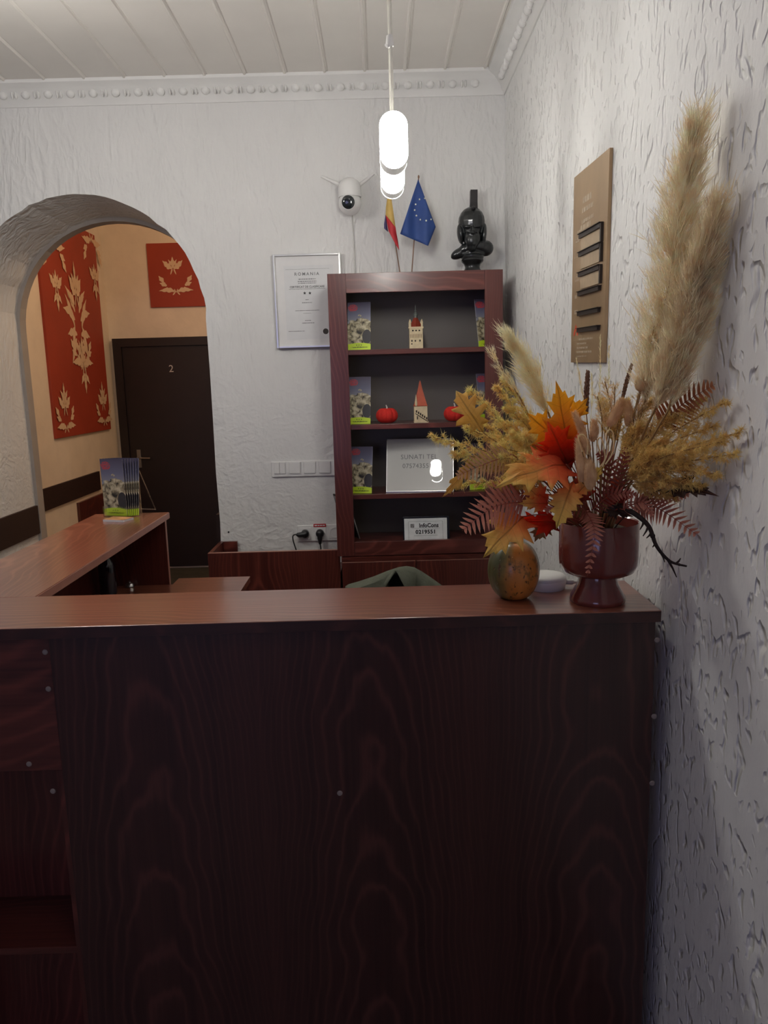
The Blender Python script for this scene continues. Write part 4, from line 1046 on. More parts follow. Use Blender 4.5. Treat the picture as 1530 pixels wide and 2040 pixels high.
#@@PART3
# ================================================================== GOURD, PUCK, VASE
def spot_gourd():
    t = NT('gourd_skin'); tc = t.node('ShaderNodeTexCoord'); sep = t.node('ShaderNodeSeparateXYZ'); t.link(tc.outputs['Object'], sep.inputs[0])
    ang = t.math('ARCTAN2', sep.outputs[0], t.math('MULTIPLY', sep.outputs[1], -1))
    v = t.coord(scale=(1, 1, .45))
    big = t.noise(v, 14, 3, .6)
    f = t.math('ADD', t.math('MULTIPLY', t.math('SINE', t.math('ADD', t.math('MULTIPLY', ang, 2.0), 1.0)), .35), t.math('MULTIPLY', big, .9))
    base = t.ramp(f, [(.16, s2l(70, 72, 36)), (.42, s2l(122, 98, 48)), (.62, s2l(190, 122, 52)), (.9, s2l(204, 132, 60))])
    sp = t.ramp(t.noise(t.coord(scale=(1, 1, .6)), 95, 2, .5), [(.33, (0, 0, 0, 1)), (.39, (1, 1, 1, 1))])
    sp2 = t.ramp(t.noise(t.coord(), 32, 4, .7), [(.38, (0, 0, 0, 1)), (.46, (1, 1, 1, 1))])
    col = t.mix(sp, s2l(86, 56, 26), base); col = t.mix(sp2, t.mix(.6, col, s2l(70, 70, 34)), col)
    t.set(Base_Color=col, Roughness=.38, Coat_Weight=.15); t.bump(sp, .0006); return t.mat
p = PZ(1028, 1198, ZW); gr = .0555
gx, gy = p.x, p.y + .03; gh = .132
go = empty('gourd', (gx, gy, ZW), 'mottled orange and green gourd standing on the counter beside the vase', 'gourd')
pr_ = []
for i in range(25):
    a = -PI / 2 + PI * i / 24
    pr_.append((max(.0002, gr * math.cos(a) ** .82), gh * (.5 + .5 * math.sin(a)) + (.006 * math.exp(-((i) / 2.2) ** 2) - .007 * math.exp(-((24 - i) / 2.0) ** 2))))
z_off = -min(z for r, z in pr_); pr_ = [(r, z + z_off) for r, z in pr_]
b = MB(); b.lathe((gx, gy, ZW), pr_, 80, mod=lambda a, z: 1 - .022 * abs(math.sin(a * 5)) ** 6); b.build('body', spot_gourd(), go, smooth=True)
b = MB(); b.tube([(gx, gy, ZW + gh - .009), (gx, gy, ZW + gh + .001), (gx + .002, gy, ZW + gh + .004)], [.008, .006, .004], 10); b.build('stem_scar', plain('stem_scar', s2l(110, 86, 48), .8), go, smooth=True)
p = PZ(1082, 1181, ZW)
px_, py_ = p.x + .014, 1.672; r = .046
pk = empty('router_puck', (px_, py_, ZW), 'flat round white device with a grey cable behind the gourd', 'router')
b = MB(); b.lathe((px_, py_, ZW), [(r * .90, 0), (r * .94, .002), (r, .016), (r, .020), (r * .985, .0215)], 48); b.build('base', M['white_pl'], pk, smooth=True)
b = MB(); b.lathe((px_, py_, ZW), [(r * .985, .0218), (r * .98, .026), (r * .88, .031), (r * .5, .0335), (0, .034)], 48); b.build('lid', M['white_pl'], pk, smooth=True)
b = MB(); b.tube(spline([(px_ + r - .002, py_, ZW + .012), (px_ + r + .014, py_, ZW + .011), (px_ + r + .05, py_ + .02, ZW + .004), (px_ + r + .12, py_ + .03, ZW + .004)], 6), [.006] * 7 + [.003] * 12, 8); b.build('cable', plain('cable_grey', (.5, .49, .47, 1), .5), pk, smooth=True)
vb = PZ(1190, 1212, ZW); vy = vb.y + .055; vx = PY(1190.5, 1175, vy).x
kx = (PY(1270, 1090, vy).x - PY(1112, 1090, vy).x) / 2 * .975          # bowl radius
zt_ = PY(1190, 1038, vy).z; zj = PY(1190, 1143, vy).z; zc2 = PY(1190, 1118, vy).z
va = empty('vase', (vx, vy, ZW), 'glossy brown-red footed vase holding the autumn bouquet', 'vase')
r0 = (PY(1243, 1200, vy).x - PY(1135, 1200, vy).x) / 2; r1 = (PY(1226, 1148, vy).x - PY(1154, 1148, vy).x) / 2
b = MB()
b.lathe((vx, vy, 0), [(r0 * .97, ZW), (r0, ZW + .003), (r0 * .985, ZW + .012), (r1 * 1.08, zj - .018), (r1, zj - .002)], 64); b.build('foot', M['vase'], va, smooth=True)
b = MB()
b.lathe((vx, vy, 0), [(r1 * .98, zj - .0015), (kx * .72, zj + .002), (kx * .90, zj + .009), (kx * .985, zc2 - .004), (kx, zc2 + .012), (kx, zt_ - .003), (kx * .985, zt_), (kx * .955, zt_ - .002), (kx * .95, zc2 + .01), (kx * .8, zj + .012), (0, zj + .010)], 64); b.build('bowl', M['vase'], va, smooth=True)
b = MB(); b.lathe((vx, vy, 0), [(kx * .945, zt_ - .022), (kx * .6, zt_ - .012), (0, zt_ - .008)], 32, mod=lambda a, z: 1 + .0 * a); b.build('moss_filling', plain('moss', s2l(58, 44, 28), .95, .4, 60, bump=.004), va)
# ================================================================== BOUQUET
MO = Vector((vx, vy, zt_ - .015))            # vase mouth
XM = XR - .018
def BP(px, py, Y):
    p = PY(px, py, Y)
    if p.x > XM: p = PX(px, py, XM)
    return p
def leafmat(name, stops, trans=.5, rough=.5):
    """blade colour runs from stem (0) to tip (1)"""
    t = NT(name); u_ = t.node('ShaderNodeUVMap'); sep = t.node('ShaderNodeSeparateXYZ'); t.link(u_.outputs[0], sep.inputs[0])
    nz = t.noise(t.coord(), 26, 3, .6)
    f = t.math('ADD', sep.outputs[1], t.math('MULTIPLY', t.math('SUBTRACT', nz, .5), .5))
    edge = t.math('MULTIPLY', t.math('ABSOLUTE', t.math('SUBTRACT', sep.outputs[0], .5)), .45)
    g = 1.0 if trans < .2 else (1.2 if any(k in name for k in ('fern', 'red')) and 'yellow' not in name else 1.85)
    col = t.ramp(t.math('ADD', f, edge), [(p, tuple(min(.95, q * g * k) for q, k in zip(s2l(*c)[:3], (1, .84, .8) if g > 1.5 else (1, 1, 1))) + (1,)) for p, c in stops])
    mid = t.math('LESS_THAN', t.math('ABSOLUTE', t.math('SUBTRACT', sep.outputs[0], .5)), .008)
    vein = t.math('PINGPONG', t.math('SUBTRACT', t.math('MULTIPLY', sep.outputs[1], 7), t.math('MULTIPLY', t.math('ABSOLUTE', t.math('SUBTRACT', sep.outputs[0], .5)), 6)), .5)
    vv = t.math('MAXIMUM', mid, t.math('MULTIPLY', t.math('LESS_THAN', vein, .035), .5))
    col = t.mix(t.math('MULTIPLY', vv, .35), col, s2l(120, 66, 30))
    t.set(Base_Color=col, Roughness=rough, Specular_IOR_Level=.3)
    tr = t.node('ShaderNodeBsdfTranslucent'); t.link(col, tr.inputs[0]); ms = t.node('ShaderNodeMixShader'); ms.inputs[0].default_value = trans
    t.link(t.b.outputs[0], ms.inputs[1]); t.link(tr.outputs[0], ms.inputs[2]); t.link(ms.outputs[0], t.out.inputs[0])
    return t.mat
LM = {
 'yelred': leafmat('leaf_red_to_yellow', [(0, (178, 70, 46)), (.3, (210, 108, 66)), (.55, (226, 156, 84)), (.8, (228, 176, 96))]),
 'yellow': leafmat('leaf_yellow', [(0, (206, 100, 56)), (.25, (226, 142, 76)), (.5, (228, 168, 98)), (.9, (224, 182, 98))]),
 'orange': leafmat('leaf_orange', [(0, (228, 120, 36)), (.3, (234, 150, 48)), (.7, (236, 166, 58)), (1, (230, 160, 60))], .62),
 'red': leafmat('leaf_red', [(0, (150, 34, 18)), (.4, (206, 56, 20)), (.8, (228, 84, 26)), (1, (226, 110, 40))], .62),
 'deepred': leafmat('leaf_deep_red', [(0, (120, 34, 20)), (.5, (176, 58, 34)), (1, (190, 84, 46))], .35),
 'green': leafmat('leaf_green_yellow', [(0, (160, 140, 70)), (.4, (178, 158, 78)), (.8, (190, 170, 96)), (1, (204, 186, 120))], .4),
 'olive': leafmat('leaf_olive', [(0, (150, 128, 70)), (.5, (178, 160, 80)), (1, (186, 168, 96))], .3),
 'dull': leafmat('leaf_dull', [(0, (110, 70, 44)), (.6, (124, 92, 56)), (1, (110, 92, 60))], .3),
 'brown': leafmat('leaf_dark_brown', [(0, (44, 24, 18)), (1, (60, 34, 26))], .1),
 'fern': leafmat('fern_rose', [(0, (164, 102, 88)), (.6, (200, 134, 112)), (1, (222, 168, 138))], .3),
 'ferntan': leafmat('fern_tan', [(0, (160, 124, 88)), (.6, (200, 156, 112)), (1, (214, 172, 130))], .3),
 'fernred': leafmat('fern_red', [(0, (120, 62, 52)), (.6, (150, 80, 66)), (1, (172, 100, 82))], .3),
 'fernorange': leafmat('fern_orange', [(0, (150, 92, 60)), (.6, (186, 120, 82)), (1, (200, 146, 106))], .3),
}
def hair(name, a, bcol, trans=.3):
    t = NT(name); nz = t.noise(t.coord(), 60, 2)
    col = t.ramp(nz, [(.3, tuple(min(.92, q * k) for q, k in zip(s2l(*a)[:3], (1.42, 1.32, 1.2))) + (1,)), (.7, tuple(min(.92, q * k) for q, k in zip(s2l(*bcol)[:3], (1.42, 1.32, 1.2))) + (1,))]); t.set(Base_Color=col, Roughness=.7, Specular_IOR_Level=.2)
    tr = t.node('ShaderNodeBsdfTranslucent'); t.link(col, tr.inputs[0]); ms = t.node('ShaderNodeMixShader'); ms.inputs[0].default_value = trans
    t.link(t.b.outputs[0], ms.inputs[1]); t.link(tr.outputs[0], ms.inputs[2]); t.link(ms.outputs[0], t.out.inputs[0]); return t.mat
M['pampas'] = hair('pampas_beige', (206, 190, 166), (232, 220, 202), .5)
M['pampas2'] = hair('pampas_grey_beige', (198, 182, 160), (226, 212, 192), .5)
M['gold'] = hair('plume_gold', (214, 184, 122), (238, 214, 156), .55)
M['golddull'] = hair('plume_olive', (194, 166, 112), (226, 200, 142), .55)
M['airy'] = hair('grass_pale', (214, 200, 166), (236, 226, 200), .5)
M['bunny'] = hair('bunny_tail', (186, 156, 124), (218, 192, 160), .4)
M['pale'] = hair('pale_dried', (206, 178, 140), (230, 208, 176), .4)
M['stem'] = plain('dry_stem', s2l(150, 116, 70), .7, .15, 60)
M['stemred'] = plain('leaf_stalk', s2l(150, 70, 48), .6, .1, 60)
M['spike'] = plain('dry_spike', s2l(126, 92, 70), .8, .25, 160, bump=.001)
M['branch'] = plain('dark_branch', s2l(42, 28, 24), .8, .25, 60, bump=.001)
RB = random.Random(11)
def mouth(k=.6):
    a = RB.uniform(0, 2 * PI); r = kx * k * RB.random() ** .5
    return MO + Vector((r * math.cos(a), r * math.sin(a), 0))
def stem(root, end, r=.0014, mat='stem', via=None, start=None):
    s = start or (MO + Vector((max(-1, min(1, (end.x - MO.x) / .2)) * kx * .5, max(-1, min(1, (end.y - MO.y) / .2)) * kx * .5, 0)))
    v = via or (s * .45 + end * .55 + Vector((0, 0, .03)))
    b = MB(); b.tube(bez(s, v, end, 8), r, 6); return b.build('stem', M[mat], root, smooth=True)
MAPLE = [(0, 0), (.10, .02), (.36, -.04), (.25, .12), (.52, .26), (.37, .31), (.50, .50), (.27, .44), (.18, .50), (.34, .72), (.20, .69), (.15, .82), (.08, .80), (0, 1)]
OAK = [(0, 0), (.05, .05), (.07, .14), (.26, .12), (.18, .24), (.13, .30), (.38, .40), (.34, .48), (.15, .49), (.34, .68), (.28, .73), (.12, .70), (.17, .85), (.09, .87), (0, 1)]
SERR = [(0, 0), (.10, .10), (.20, .13), (.16, .20), (.30, .27), (.22, .33), (.36, .42), (.24, .46), (.32, .58), (.19, .60), (.25, .72), (.13, .74), (.15, .85), (.06, .88), (0, 1)]
def blade(root, Bp, Tp, nrm, wid, outline, mat, curl=.15, fold=.15, wav=.02, seed=0, name='blade'):
    """leaf blade from Bp to Tp; nrm hints its face direction; wid = width / length"""
    rr = random.Random(seed)
    bm = bmesh.new(); L = (Tp - Bp).length
    half = outline
    pts = [(x * (1 + rr.uniform(-.12, .12)), y) for x, y in half] + [(-x * (1 + rr.uniform(-.12, .12)), y) for x, y in half[-2:0:-1]]
    # two halves, each as an ngon against the midrib
    R_ = pts[:len(half)]; L_ = [pts[0]] + pts[:len(half) - 1:-1] + [pts[len(half) - 1]]
    for side in (R_, L_):
        vs = [bm.verts.new((x * wid, y, 0)) for x, y in side]
        f = bm.faces.new(vs if side is R_ else vs[::-1])
    bmesh.ops.remove_doubles(bm, verts=bm.verts, dist=1e-5)
    bmesh.ops.triangulate(bm, faces=bm.faces[:])
    bmesh.ops.subdivide_edges(bm, edges=bm.edges[:], cuts=1, use_grid_fill=True)
    bmesh.ops.subdivide_edges(bm, edges=[e for e in bm.edges if e.calc_length() > .12], cuts=1, use_grid_fill=True)
    bmesh.ops.triangulate(bm, faces=bm.faces[:])
    y = (Tp - Bp).normalized(); x = y.cross(Vector(nrm)).normalized(); z = x.cross(y)
    ph = rr.uniform(0, 6)
    mb = MB(); bm.verts.index_update(); vs = []; uvv = []
    for v in bm.verts:
        u, w_ = v.co.x, v.co.y
        h = -curl * (4 * w_ * (w_ - 1)) * .25 * 1.0 + fold * abs(u) + wav * math.sin(w_ * 13 + ph + u * 9) - curl * .5 * u * u
        vs.append(Bp + x * (u * L) + y * (w_ * L) + z * (h * L)); uvv.append((u / wid * .5 + .5, w_))
    fs = [tuple(v.index for v in f.verts) for f in bm.faces]; bm.free()
    mb.add(vs, fs, [[uvv[k] for k in f] for f in fs])
    o = mb.build(name, mat, root, smooth=True, fix=True)
    md = o.modifiers.new('thick', 'SOLIDIFY'); md.thickness = .0005
    return o
def leaf(px0, py0, Y0, px1, py1, Y1, nrm, wid, outline, mat, label, curl=.15, fold=.12, wav=.02, group=None, seed=0, name='maple_leaf', stm=True, mk='stemred'):
    B_, T_ = BP(px0, py0, Y0), BP(px1, py1, Y1)
    root = empty(name, MO, label, 'leaf', group)
    blade(root, B_, T_, nrm, wid, outline, LM[mat], curl, fold, wav, seed)
    if stm: stem(root, B_, .0011, mk)
    return root
def ribbons(mb, p, d, L, w, segs=2, droop=0.0, rr=RB, side=None):
    """one thin tapering hair"""
    d = d.normalized(); s = (side or Vector((rr.uniform(-1, 1), rr.uniform(-1, 1), rr.uniform(-1, 1)))).cross(d)
    if s.length < 1e-4: s = d.orthogonal()
    s.normalize(); vs = []
    for i in range(segs + 1):
        t = i / segs; q = p + d * (L * t) + Vector((0, 0, -droop * L * t * t)); ww = w * (1 - t * .85) / 2
        q.x = min(q.x, XR - .004); vs += [q - s * ww, q + s * ww]
    mb.add(vs, [(2 * i, 2 * i + 1, 2 * i + 3, 2 * i + 2) for i in range(segs)])
def axispts(path, n=24):
    sp = spline(path, max(2, n // (len(path) - 1))); return sp
def lerp_path(sp, t):
    k = t * (len(sp) - 1); i = min(int(k), len(sp) - 2); return sp[i].lerp(sp[i + 1], k - i), (sp[i + 1] - sp[i]).normalized()
def plume_big(path, rad, n, mat, label, seed, name='pampas_plume', group=None, L=.06, w=.0013, clump=26):
    """feathery plume: hairs gathered in overlapping side sprays; rad(t) = half width"""
    rr = random.Random(seed); sp = axispts(path)
    root = empty(name, MO, label, 'dried grass', group)
    stem(root, sp[0], .0022)
    b = MB(); b.tube(sp, [.0022 * (1 - .7 * i / (len(sp) - 1)) for i in range(len(sp))], 6); b.build('stalk', M['stem'], root, smooth=True)
    b = MB(); nc = n // clump
    for c in range(nc):
        t0 = rr.random() ** .9 * .93; p0, d0 = lerp_path(sp, t0)
        s = Vector((rr.gauss(0, 1), rr.gauss(0, 1), rr.gauss(0, 1))); s = (s - d0 * s.dot(d0)).normalized()
        R_ = rad(min(1, t0 + .12)) * rr.uniform(.55, 1.0)
        Ls = L * rr.uniform(.8, 1.6)
        axis = (d0 * Ls + s * R_)
        for k in range(clump):
            f = rr.random()
            base = p0 + axis * (f * .75) + Vector((rr.gauss(0, 1), rr.gauss(0, 1), rr.gauss(0, 1))) * (.003 * (.3 + f))
            d = axis.normalized() + d0 * .25 + Vector((rr.gauss(0, .28), rr.gauss(0, .28), rr.gauss(0, .28)))
            ribbons(b, base, d, L * rr.uniform(.25, .6), w * rr.uniform(.6, 1.3), 2, rr.uniform(0, .12), rr)
    b.build('plume', M[mat], root, fix=False); return root
def plume_gold(path, R0, label, seed, mat='gold', group=None, name='dried_goldenrod', nb=52, per=32):
    """goldenrod-like plume: tapering side sprigs set with tiny curled bristles"""
    rr = random.Random(seed); sp = axispts(path)
    root = empty(name, MO, label, 'dried flower', group)
    stem(root, sp[0], .0013)
    b = MB(); b.tube(sp, .0011, 5); b.build('stalk', M['stem'], root, smooth=True)
    b = MB()
    for k in range(nb):
        t = .02 + .97 * k / (nb - 1); p0, d0 = lerp_path(sp, t)
        s = Vector((rr.gauss(0, 1), rr.gauss(0, 1), rr.gauss(0, 1))); s = (s - d0 * s.dot(d0)).normalized()
        Ls = R0 * (1.15 - t) * rr.uniform(.6, 1.25) + .004
        ax = (s * .75 + d0 * .85).normalized()
        b.tube([p0, p0 + ax * Ls * .6, p0 + ax * Ls + d0 * Ls * .2], [.0006, .0005, .0003], 4, cap=False)
        for j in range(per):
            f = rr.random() ** .8; q = p0 + ax * (Ls * f)
            d = ax * .5 + d0 * .3 + Vector((rr.gauss(0, .8), rr.gauss(0, .8), rr.gauss(0, .8)))
            ribbons(b, q, d, rr.uniform(.005, .012), rr.uniform(.0008, .0017), 2, rr.uniform(-.3, .5), rr)
    b.build('plume', M[mat], root, fix=False); return root
def fern(px0, py0, Y0, pxm, pym, Ym, px1, py1, Y1, nrm, wid, mat, label, n=15, seed=0, group=None, drop=0):
    """frond: midrib with narrow leaflets, widest in the lower third"""
    rr = random.Random(seed)
    sp = spline([BP(px0, py0, Y0), BP(pxm, pym, Ym), BP(px1, py1, Y1)], 14)
    L = sum((sp[i + 1] - sp[i]).length for i in range(len(sp) - 1))
    root = empty('fern_frond', MO, label, 'fern', group)
    stem(root, sp[0], .0012, 'stemred')
    b = MB(); b.tube(sp, [.0013 * (1 - .8 * i / (len(sp) - 1)) for i in range(len(sp))], 5); b.build('midrib', M['stemred'], root, smooth=True)
    mb = MB()
    for k in range(n):
        t = .06 + .92 * k / n; p0, d0 = lerp_path(sp, t)
        sd = d0.cross(Vector(nrm)).normalized(); nz = sd.cross(d0)
        for sg in (-1, 1):
            l = L * wid * (1 - t) ** .7 * (.75 + .45 * min(1, t * 4)) * rr.uniform(.9, 1.08)
            ax = (sd * sg * .88 + d0 * .48).normalized(); wv = d0 * (L / n * .36)
            up = nz * (rr.uniform(-.05, .12) * l)
            pts = [p0 - wv * .8, p0 + ax * l * .3 - wv * 1.0 + up * .3, p0 + ax * l * .7 - wv * .6 + up * .7, p0 + ax * l + up * .4, p0 + ax * l * .7 + wv * .6 + up * .7, p0 + ax * l * .3 + wv + up * .3, p0 + wv * .8]
            vv = [t * .5 + .5 * q for q in (0, .3, .7, 1, .7, .3, 0)]
            mb.add(pts, [(0, 1, 5, 6), (1, 2, 4, 5), (2, 3, 4)], [[(.6, vv[q]) for q in f] for f in ((0, 1, 5, 6), (1, 2, 4, 5), (2, 3, 4))])
    o = mb.build('leaflets', LM[mat], root, fix=False); md = o.modifiers.new('thick', 'SOLIDIFY'); md.thickness = .0005
    return root
def head(path, R_, mat, label, seed, name='bunny_tail', cat='dried grass', group=None, n=900, L=.007):
    """soft oval seed head covered in short hairs"""
    rr = random.Random(seed); sp = axispts(path, 12); root = empty(name, MO, label, cat, group)
    stem(root, sp[0], .0009)
    b = MB(); m = len(sp); b.tube(sp, [max(.0005, R_ * math.sin(PI * (.10 + .86 * i / (m - 1))) ** .7) for i in range(m)], 10); c = b.build('seed_head', M[mat], root, smooth=True)
    b = MB()
    for k in range(n):
        t = rr.random(); p0, d0 = lerp_path(sp, t); s = Vector((rr.gauss(0, 1), rr.gauss(0, 1), rr.gauss(0, 1))); s = (s - d0 * s.dot(d0)).normalized()
        r = max(.0005, R_ * math.sin(PI * (.10 + .86 * t)) ** .7)
        ribbons(b, p0 + s * r * .9, s * .6 + d0, L * rr.uniform(.5, 1.2), .0006, 1, 0, rr)
    b.build('hairs', M[mat], c, fix=False); return root
# ---- pampas
plume_big([PX(1285, 800, .505), PX(1308, 690, .515), PX(1334, 560, .522), PX(1356, 420, .532), PX(1388, 252, .548)], lambda t: .066 * math.sin(PI * min(1, .12 + t * .80)) ** .8 + .008, 13000, 'pampas', 'tallest beige pampas plume rising against the textured wall', 1)
plume_big([PX(1305, 815, .505), PX(1334, 740, .518), PX(1364, 640, .532), PX(1394, 535, .545), PX(1425, 432, .556)], lambda t: .048 * math.sin(PI * min(1, .16 + t * .74)) ** .8 + .006, 9000, 'pampas2', 'shorter pampas plume leaning right in front of the tallest one', 2)
plume_big([PX(1330, 820, .515), PX(1356, 740, .53), PX(1384, 650, .55), PX(1410, 560, .56)], lambda t: .034 * math.sin(PI * min(1, .18 + t * .74)) ** .8 + .004, 4200, 'pampas', 'thin pampas plume hugging the wall right of the other two', 3)
plume_big([BP(1095, 830, 1.60), BP(1075, 780, 1.60), BP(1050, 735, 1.61), BP(1022, 688, 1.62)], lambda t: .034 * math.sin(PI * min(1, .15 + t * .8)) + .004, 3200, 'airy', 'loose pale grass plume leaning left above the orange leaves', 4, name='grass_plume', L=.05)
plume_big([BP(1062, 850, 1.62), BP(1040, 800, 1.63), BP(1015, 760, 1.64), BP(985, 715, 1.65)], lambda t: .012, 420, 'airy', 'thin pale grass plume at the far left of the pale plumes', 5, name='grass_plume', L=.04)
# thin upright grasses against the wall
for i, (x0, y0, x1, y1) in enumerate(((1168, 860, 1148, 715), (1188, 860, 1196, 668), (1205, 850, 1213, 690), (1176, 840, 1178, 745))):
    rr = random.Random(50 + i); sp = axispts([BP(x0, y0, 1.60), BP((x0 + x1) / 2 + 3, (y0 + y1) / 2, 1.61), BP(x1, y1, 1.62)])
    root = empty('grass_stalk', MO, 'thin pale grass stalk standing upright below the directory board', 'dried grass', 'thin grass stalks before the wall'); stem(root, sp[0], .0008)
    b = MB(); b.tube(sp, .0006, 5); b.build('stalk', M['airy'], root, smooth=True); b = MB()
    for k in range(130):
        t = .3 + .7 * rr.random(); p0, d0 = lerp_path(sp, t); s = Vector((rr.gauss(0, 1), rr.gauss(0, 1), rr.gauss(0, 1))); s = (s - d0 * s.dot(d0)).normalized()
        ribbons(b, p0, s * .45 + d0, rr.uniform(.006, .018) * (1.2 - t * .6), .0011, 2, .1, rr)
    b.build('spikelets', M['airy'], root, fix=False)
# ---- goldenrod, left fan
GL = 'golden dried plume in the fan on the left of the bouquet'
for i, (x0, y0, x1, y1, Y0, Y1, R_) in enumerate((
    (1060, 935, 862, 871, 1.52, 1.50, .030), (1050, 905, 936, 778, 1.55, 1.58, .028), (1075, 890, 990, 772, 1.58, 1.62, .024), (1080, 880, 1002, 755, 1.60, 1.66, .018),
    (1050, 920, 928, 852, 1.55, 1.55, .026), (1065, 915, 940, 838, 1.57, 1.60, .026), (1055, 940, 905, 905, 1.50, 1.49, .024), (1085, 905, 1000, 842, 1.55, 1.56, .030),
    (1085, 925, 985, 890, 1.52, 1.50, .032), (1090, 915, 1020, 865, 1.53, 1.52, .032), (1070, 945, 960, 928, 1.50, 1.47, .028), (1085, 960, 905, 968, 1.52, 1.52, .018), (1090, 890, 1040, 832, 1.58, 1.60, .028), (1080, 935, 1000, 912, 1.48, 1.46, .030), (1095, 945, 1015, 935, 1.47, 1.45, .030), (1095, 920, 1045, 870, 1.52, 1.51, .032), (1090, 975, 1000, 965, 1.51, 1.50, .026), (1095, 905, 1010, 812, 1.57, 1.60, .026))):
    mid = BP((x0 + x1) / 2, (y0 + y1) / 2 - 6, (Y0 + Y1) / 2)
    plume_gold([BP(x0, y0, Y0), mid, BP(x1, y1, Y1)], R_, GL, 100 + i, 'gold', 'golden plumes on the left')
GR = 'olive golden dried plume in the fan on the right of the bouquet'
for i, (x0, y0, x1, y1, Y0, Y1, R_) in enumerate((
    (1265, 930, 1472, 862, 1.46, 1.28, .030), (1270, 945, 1465, 905, 1.44, 1.26, .030), (1260, 915, 1448, 800, 1.48, 1.32, .026), (1265, 940, 1430, 945, 1.42, 1.28, .028),
    (1250, 900, 1400, 800, 1.50, 1.38, .030), (1255, 920, 1420, 850, 1.46, 1.33, .032), (1250, 930, 1400, 890, 1.44, 1.34, .034), (1245, 910, 1340, 830, 1.50, 1.42, .030),
    (1240, 890, 1300, 800, 1.52, 1.48, .028), (1250, 940, 1370, 925, 1.42, 1.34, .034), (1230, 880, 1245, 800, 1.54, 1.52, .028), (1240, 930, 1320, 880, 1.46, 1.40, .034), (1255, 955, 1350, 960, 1.42, 1.36, .026), (1220, 880, 1200, 800, 1.56, 1.58, .026), (1258, 965, 1345, 990, 1.44, 1.40, .024), (1250, 950, 1325, 905, 1.43, 1.37, .032), (1262, 960, 1400, 970, 1.40, 1.31, .024), (1235, 910, 1275, 850, 1.50, 1.47, .032), (1270, 930, 1440, 880, 1.41, 1.27, .030))):
    mid = BP((x0 + x1) / 2, (y0 + y1) / 2 - 5, (Y0 + Y1) / 2)
    plume_gold([BP(x0, y0, Y0), mid, BP(x1, y1, Y1)], R_, GR, 200 + i, 'golddull', 'olive golden plumes on the right')
# ---- ferns
fern(1045, 1000, 1.47, 985, 1010, 1.44, 920, 1058, 1.42, (.1, -1, .3), .40, 'fern', 'dusty rose fern frond pointing down left over the gourd', 15, 1)
fern(1020, 905, 1.47, 965, 925, 1.45, 908, 950, 1.44, (.1, -1, .25), .34, 'ferntan', 'tan fern frond pointing left in front of the bookcase', 15, 2)
fern(1060, 985, 1.50, 1010, 985, 1.50, 950, 1012, 1.52, (.0, -1, .4), .34, 'fern', 'rose fern frond just above the drooping left one', 12, 3)
fern(1168, 1020, 1.48, 1184, 1060, 1.44, 1170, 1148, 1.452, (.05, -1, .1), .19, 'fern', 'narrow fern frond hanging down over the front of the vase', 15, 4)
fern(1262, 1000, 1.46, 1315, 1015, 1.42, 1392, 1068, 1.38, (-.1, -1, .5), .32, 'fern', 'dusty rose fern frond pointing down right toward the wall', 16, 5)
fern(1262, 1005, 1.47, 1320, 988, 1.42, 1375, 985, 1.38, (-.1, -1, .5), .26, 'fern', 'rose fern frond level with the dark dead leaf on the right', 14, 6)
fern(1315, 850, 1.46, 1360, 805, 1.40, 1425, 765, 1.33, (-.2, -1, .3), .30, 'fernorange', 'orange-brown fern frond behind the right golden plumes', 15, 7)
fern(1225, 1000, 1.46, 1235, 950, 1.44, 1250, 890, 1.44, (0, -1, .1), .30, 'fernred', 'dark red fern frond standing in the middle of the bouquet', 14, 8)
fern(1180, 1015, 1.47, 1220, 985, 1.43, 1270, 985, 1.41, (0, -1, .5), .26, 'fernred', 'dark red fern frond lying across the vase rim', 13, 9)
fern(1170, 1020, 1.47, 1130, 1000, 1.43, 1085, 1020, 1.42, (0, -1, .6), .28, 'fernred', 'dark red fern frond curling left at the vase rim', 12, 10)
fern(1200, 1000, 1.48, 1215, 930, 1.47, 1190, 900, 1.47, (0, -1, .1), .30, 'fernred', 'dark red fern frond behind the folded yellow leaf', 12, 11)
fern(1240, 1015, 1.44, 1280, 1000, 1.41, 1300, 1030, 1.40, (0, -1, .6), .30, 'fern', 'short rose fern frond arching over the right vase rim', 11, 12)
# ---- leaves
FW = (0.05, -1, .25)
leaf(963, 862, 1.54, 908, 778, 1.56, (-.1, -1, .1), .92, OAK, 'green', 'green-yellow lobed leaf standing before the right felt pumpkin', .1, .1, seed=1, name='oak_leaf', mk='stem')
leaf(945, 905, 1.50, 880, 990, 1.48, (.7, -.7, .3), .42, OAK, 'olive', 'curled olive leaf drooping beside the SUNATI TEL sign', .35, .3, seed=2, name='oak_leaf', mk='stem')
leaf(1128, 925, 1.46, 984, 972, 1.40, (.0, -.62, .78), .74, MAPLE, 'yelred', 'large lobed leaf fading from red to yellow, pointing left', .25, .10, seed=3)
leaf(1142, 958, 1.44, 1108, 1054, 1.40, (-.2, -.75, .65), .86, SERR, 'yellow', 'yellow jagged leaf hanging down at the left vase rim', .2, .08, seed=4)
leaf(1042, 1030, 1.46, 962, 1112, 1.43, (-.1, -.75, .65), .86, MAPLE, 'yellow', 'yellow lobed leaf drooping over the gourd', .2, .08, seed=5)
leaf(1112, 1042, 1.49, 1018, 1036, 1.48, (0, -1, .3), .55, MAPLE, 'red', 'red-orange leaf tucked behind the hanging yellow leaf', .1, .1, seed=6)
leaf(1142, 992, 1.43, 1206, 926, 1.41, (-.5, -1, .1), .60, SERR, 'yellow', 'small folded yellow leaf at the centre of the bouquet', .2, .5, seed=7)
leaf(1112, 880, 1.52, 1048, 822, 1.50, (.0, -1, .2), 1.0, MAPLE, 'orange', 'bright orange leaf at the left of the orange pair', .1, .1, seed=8)
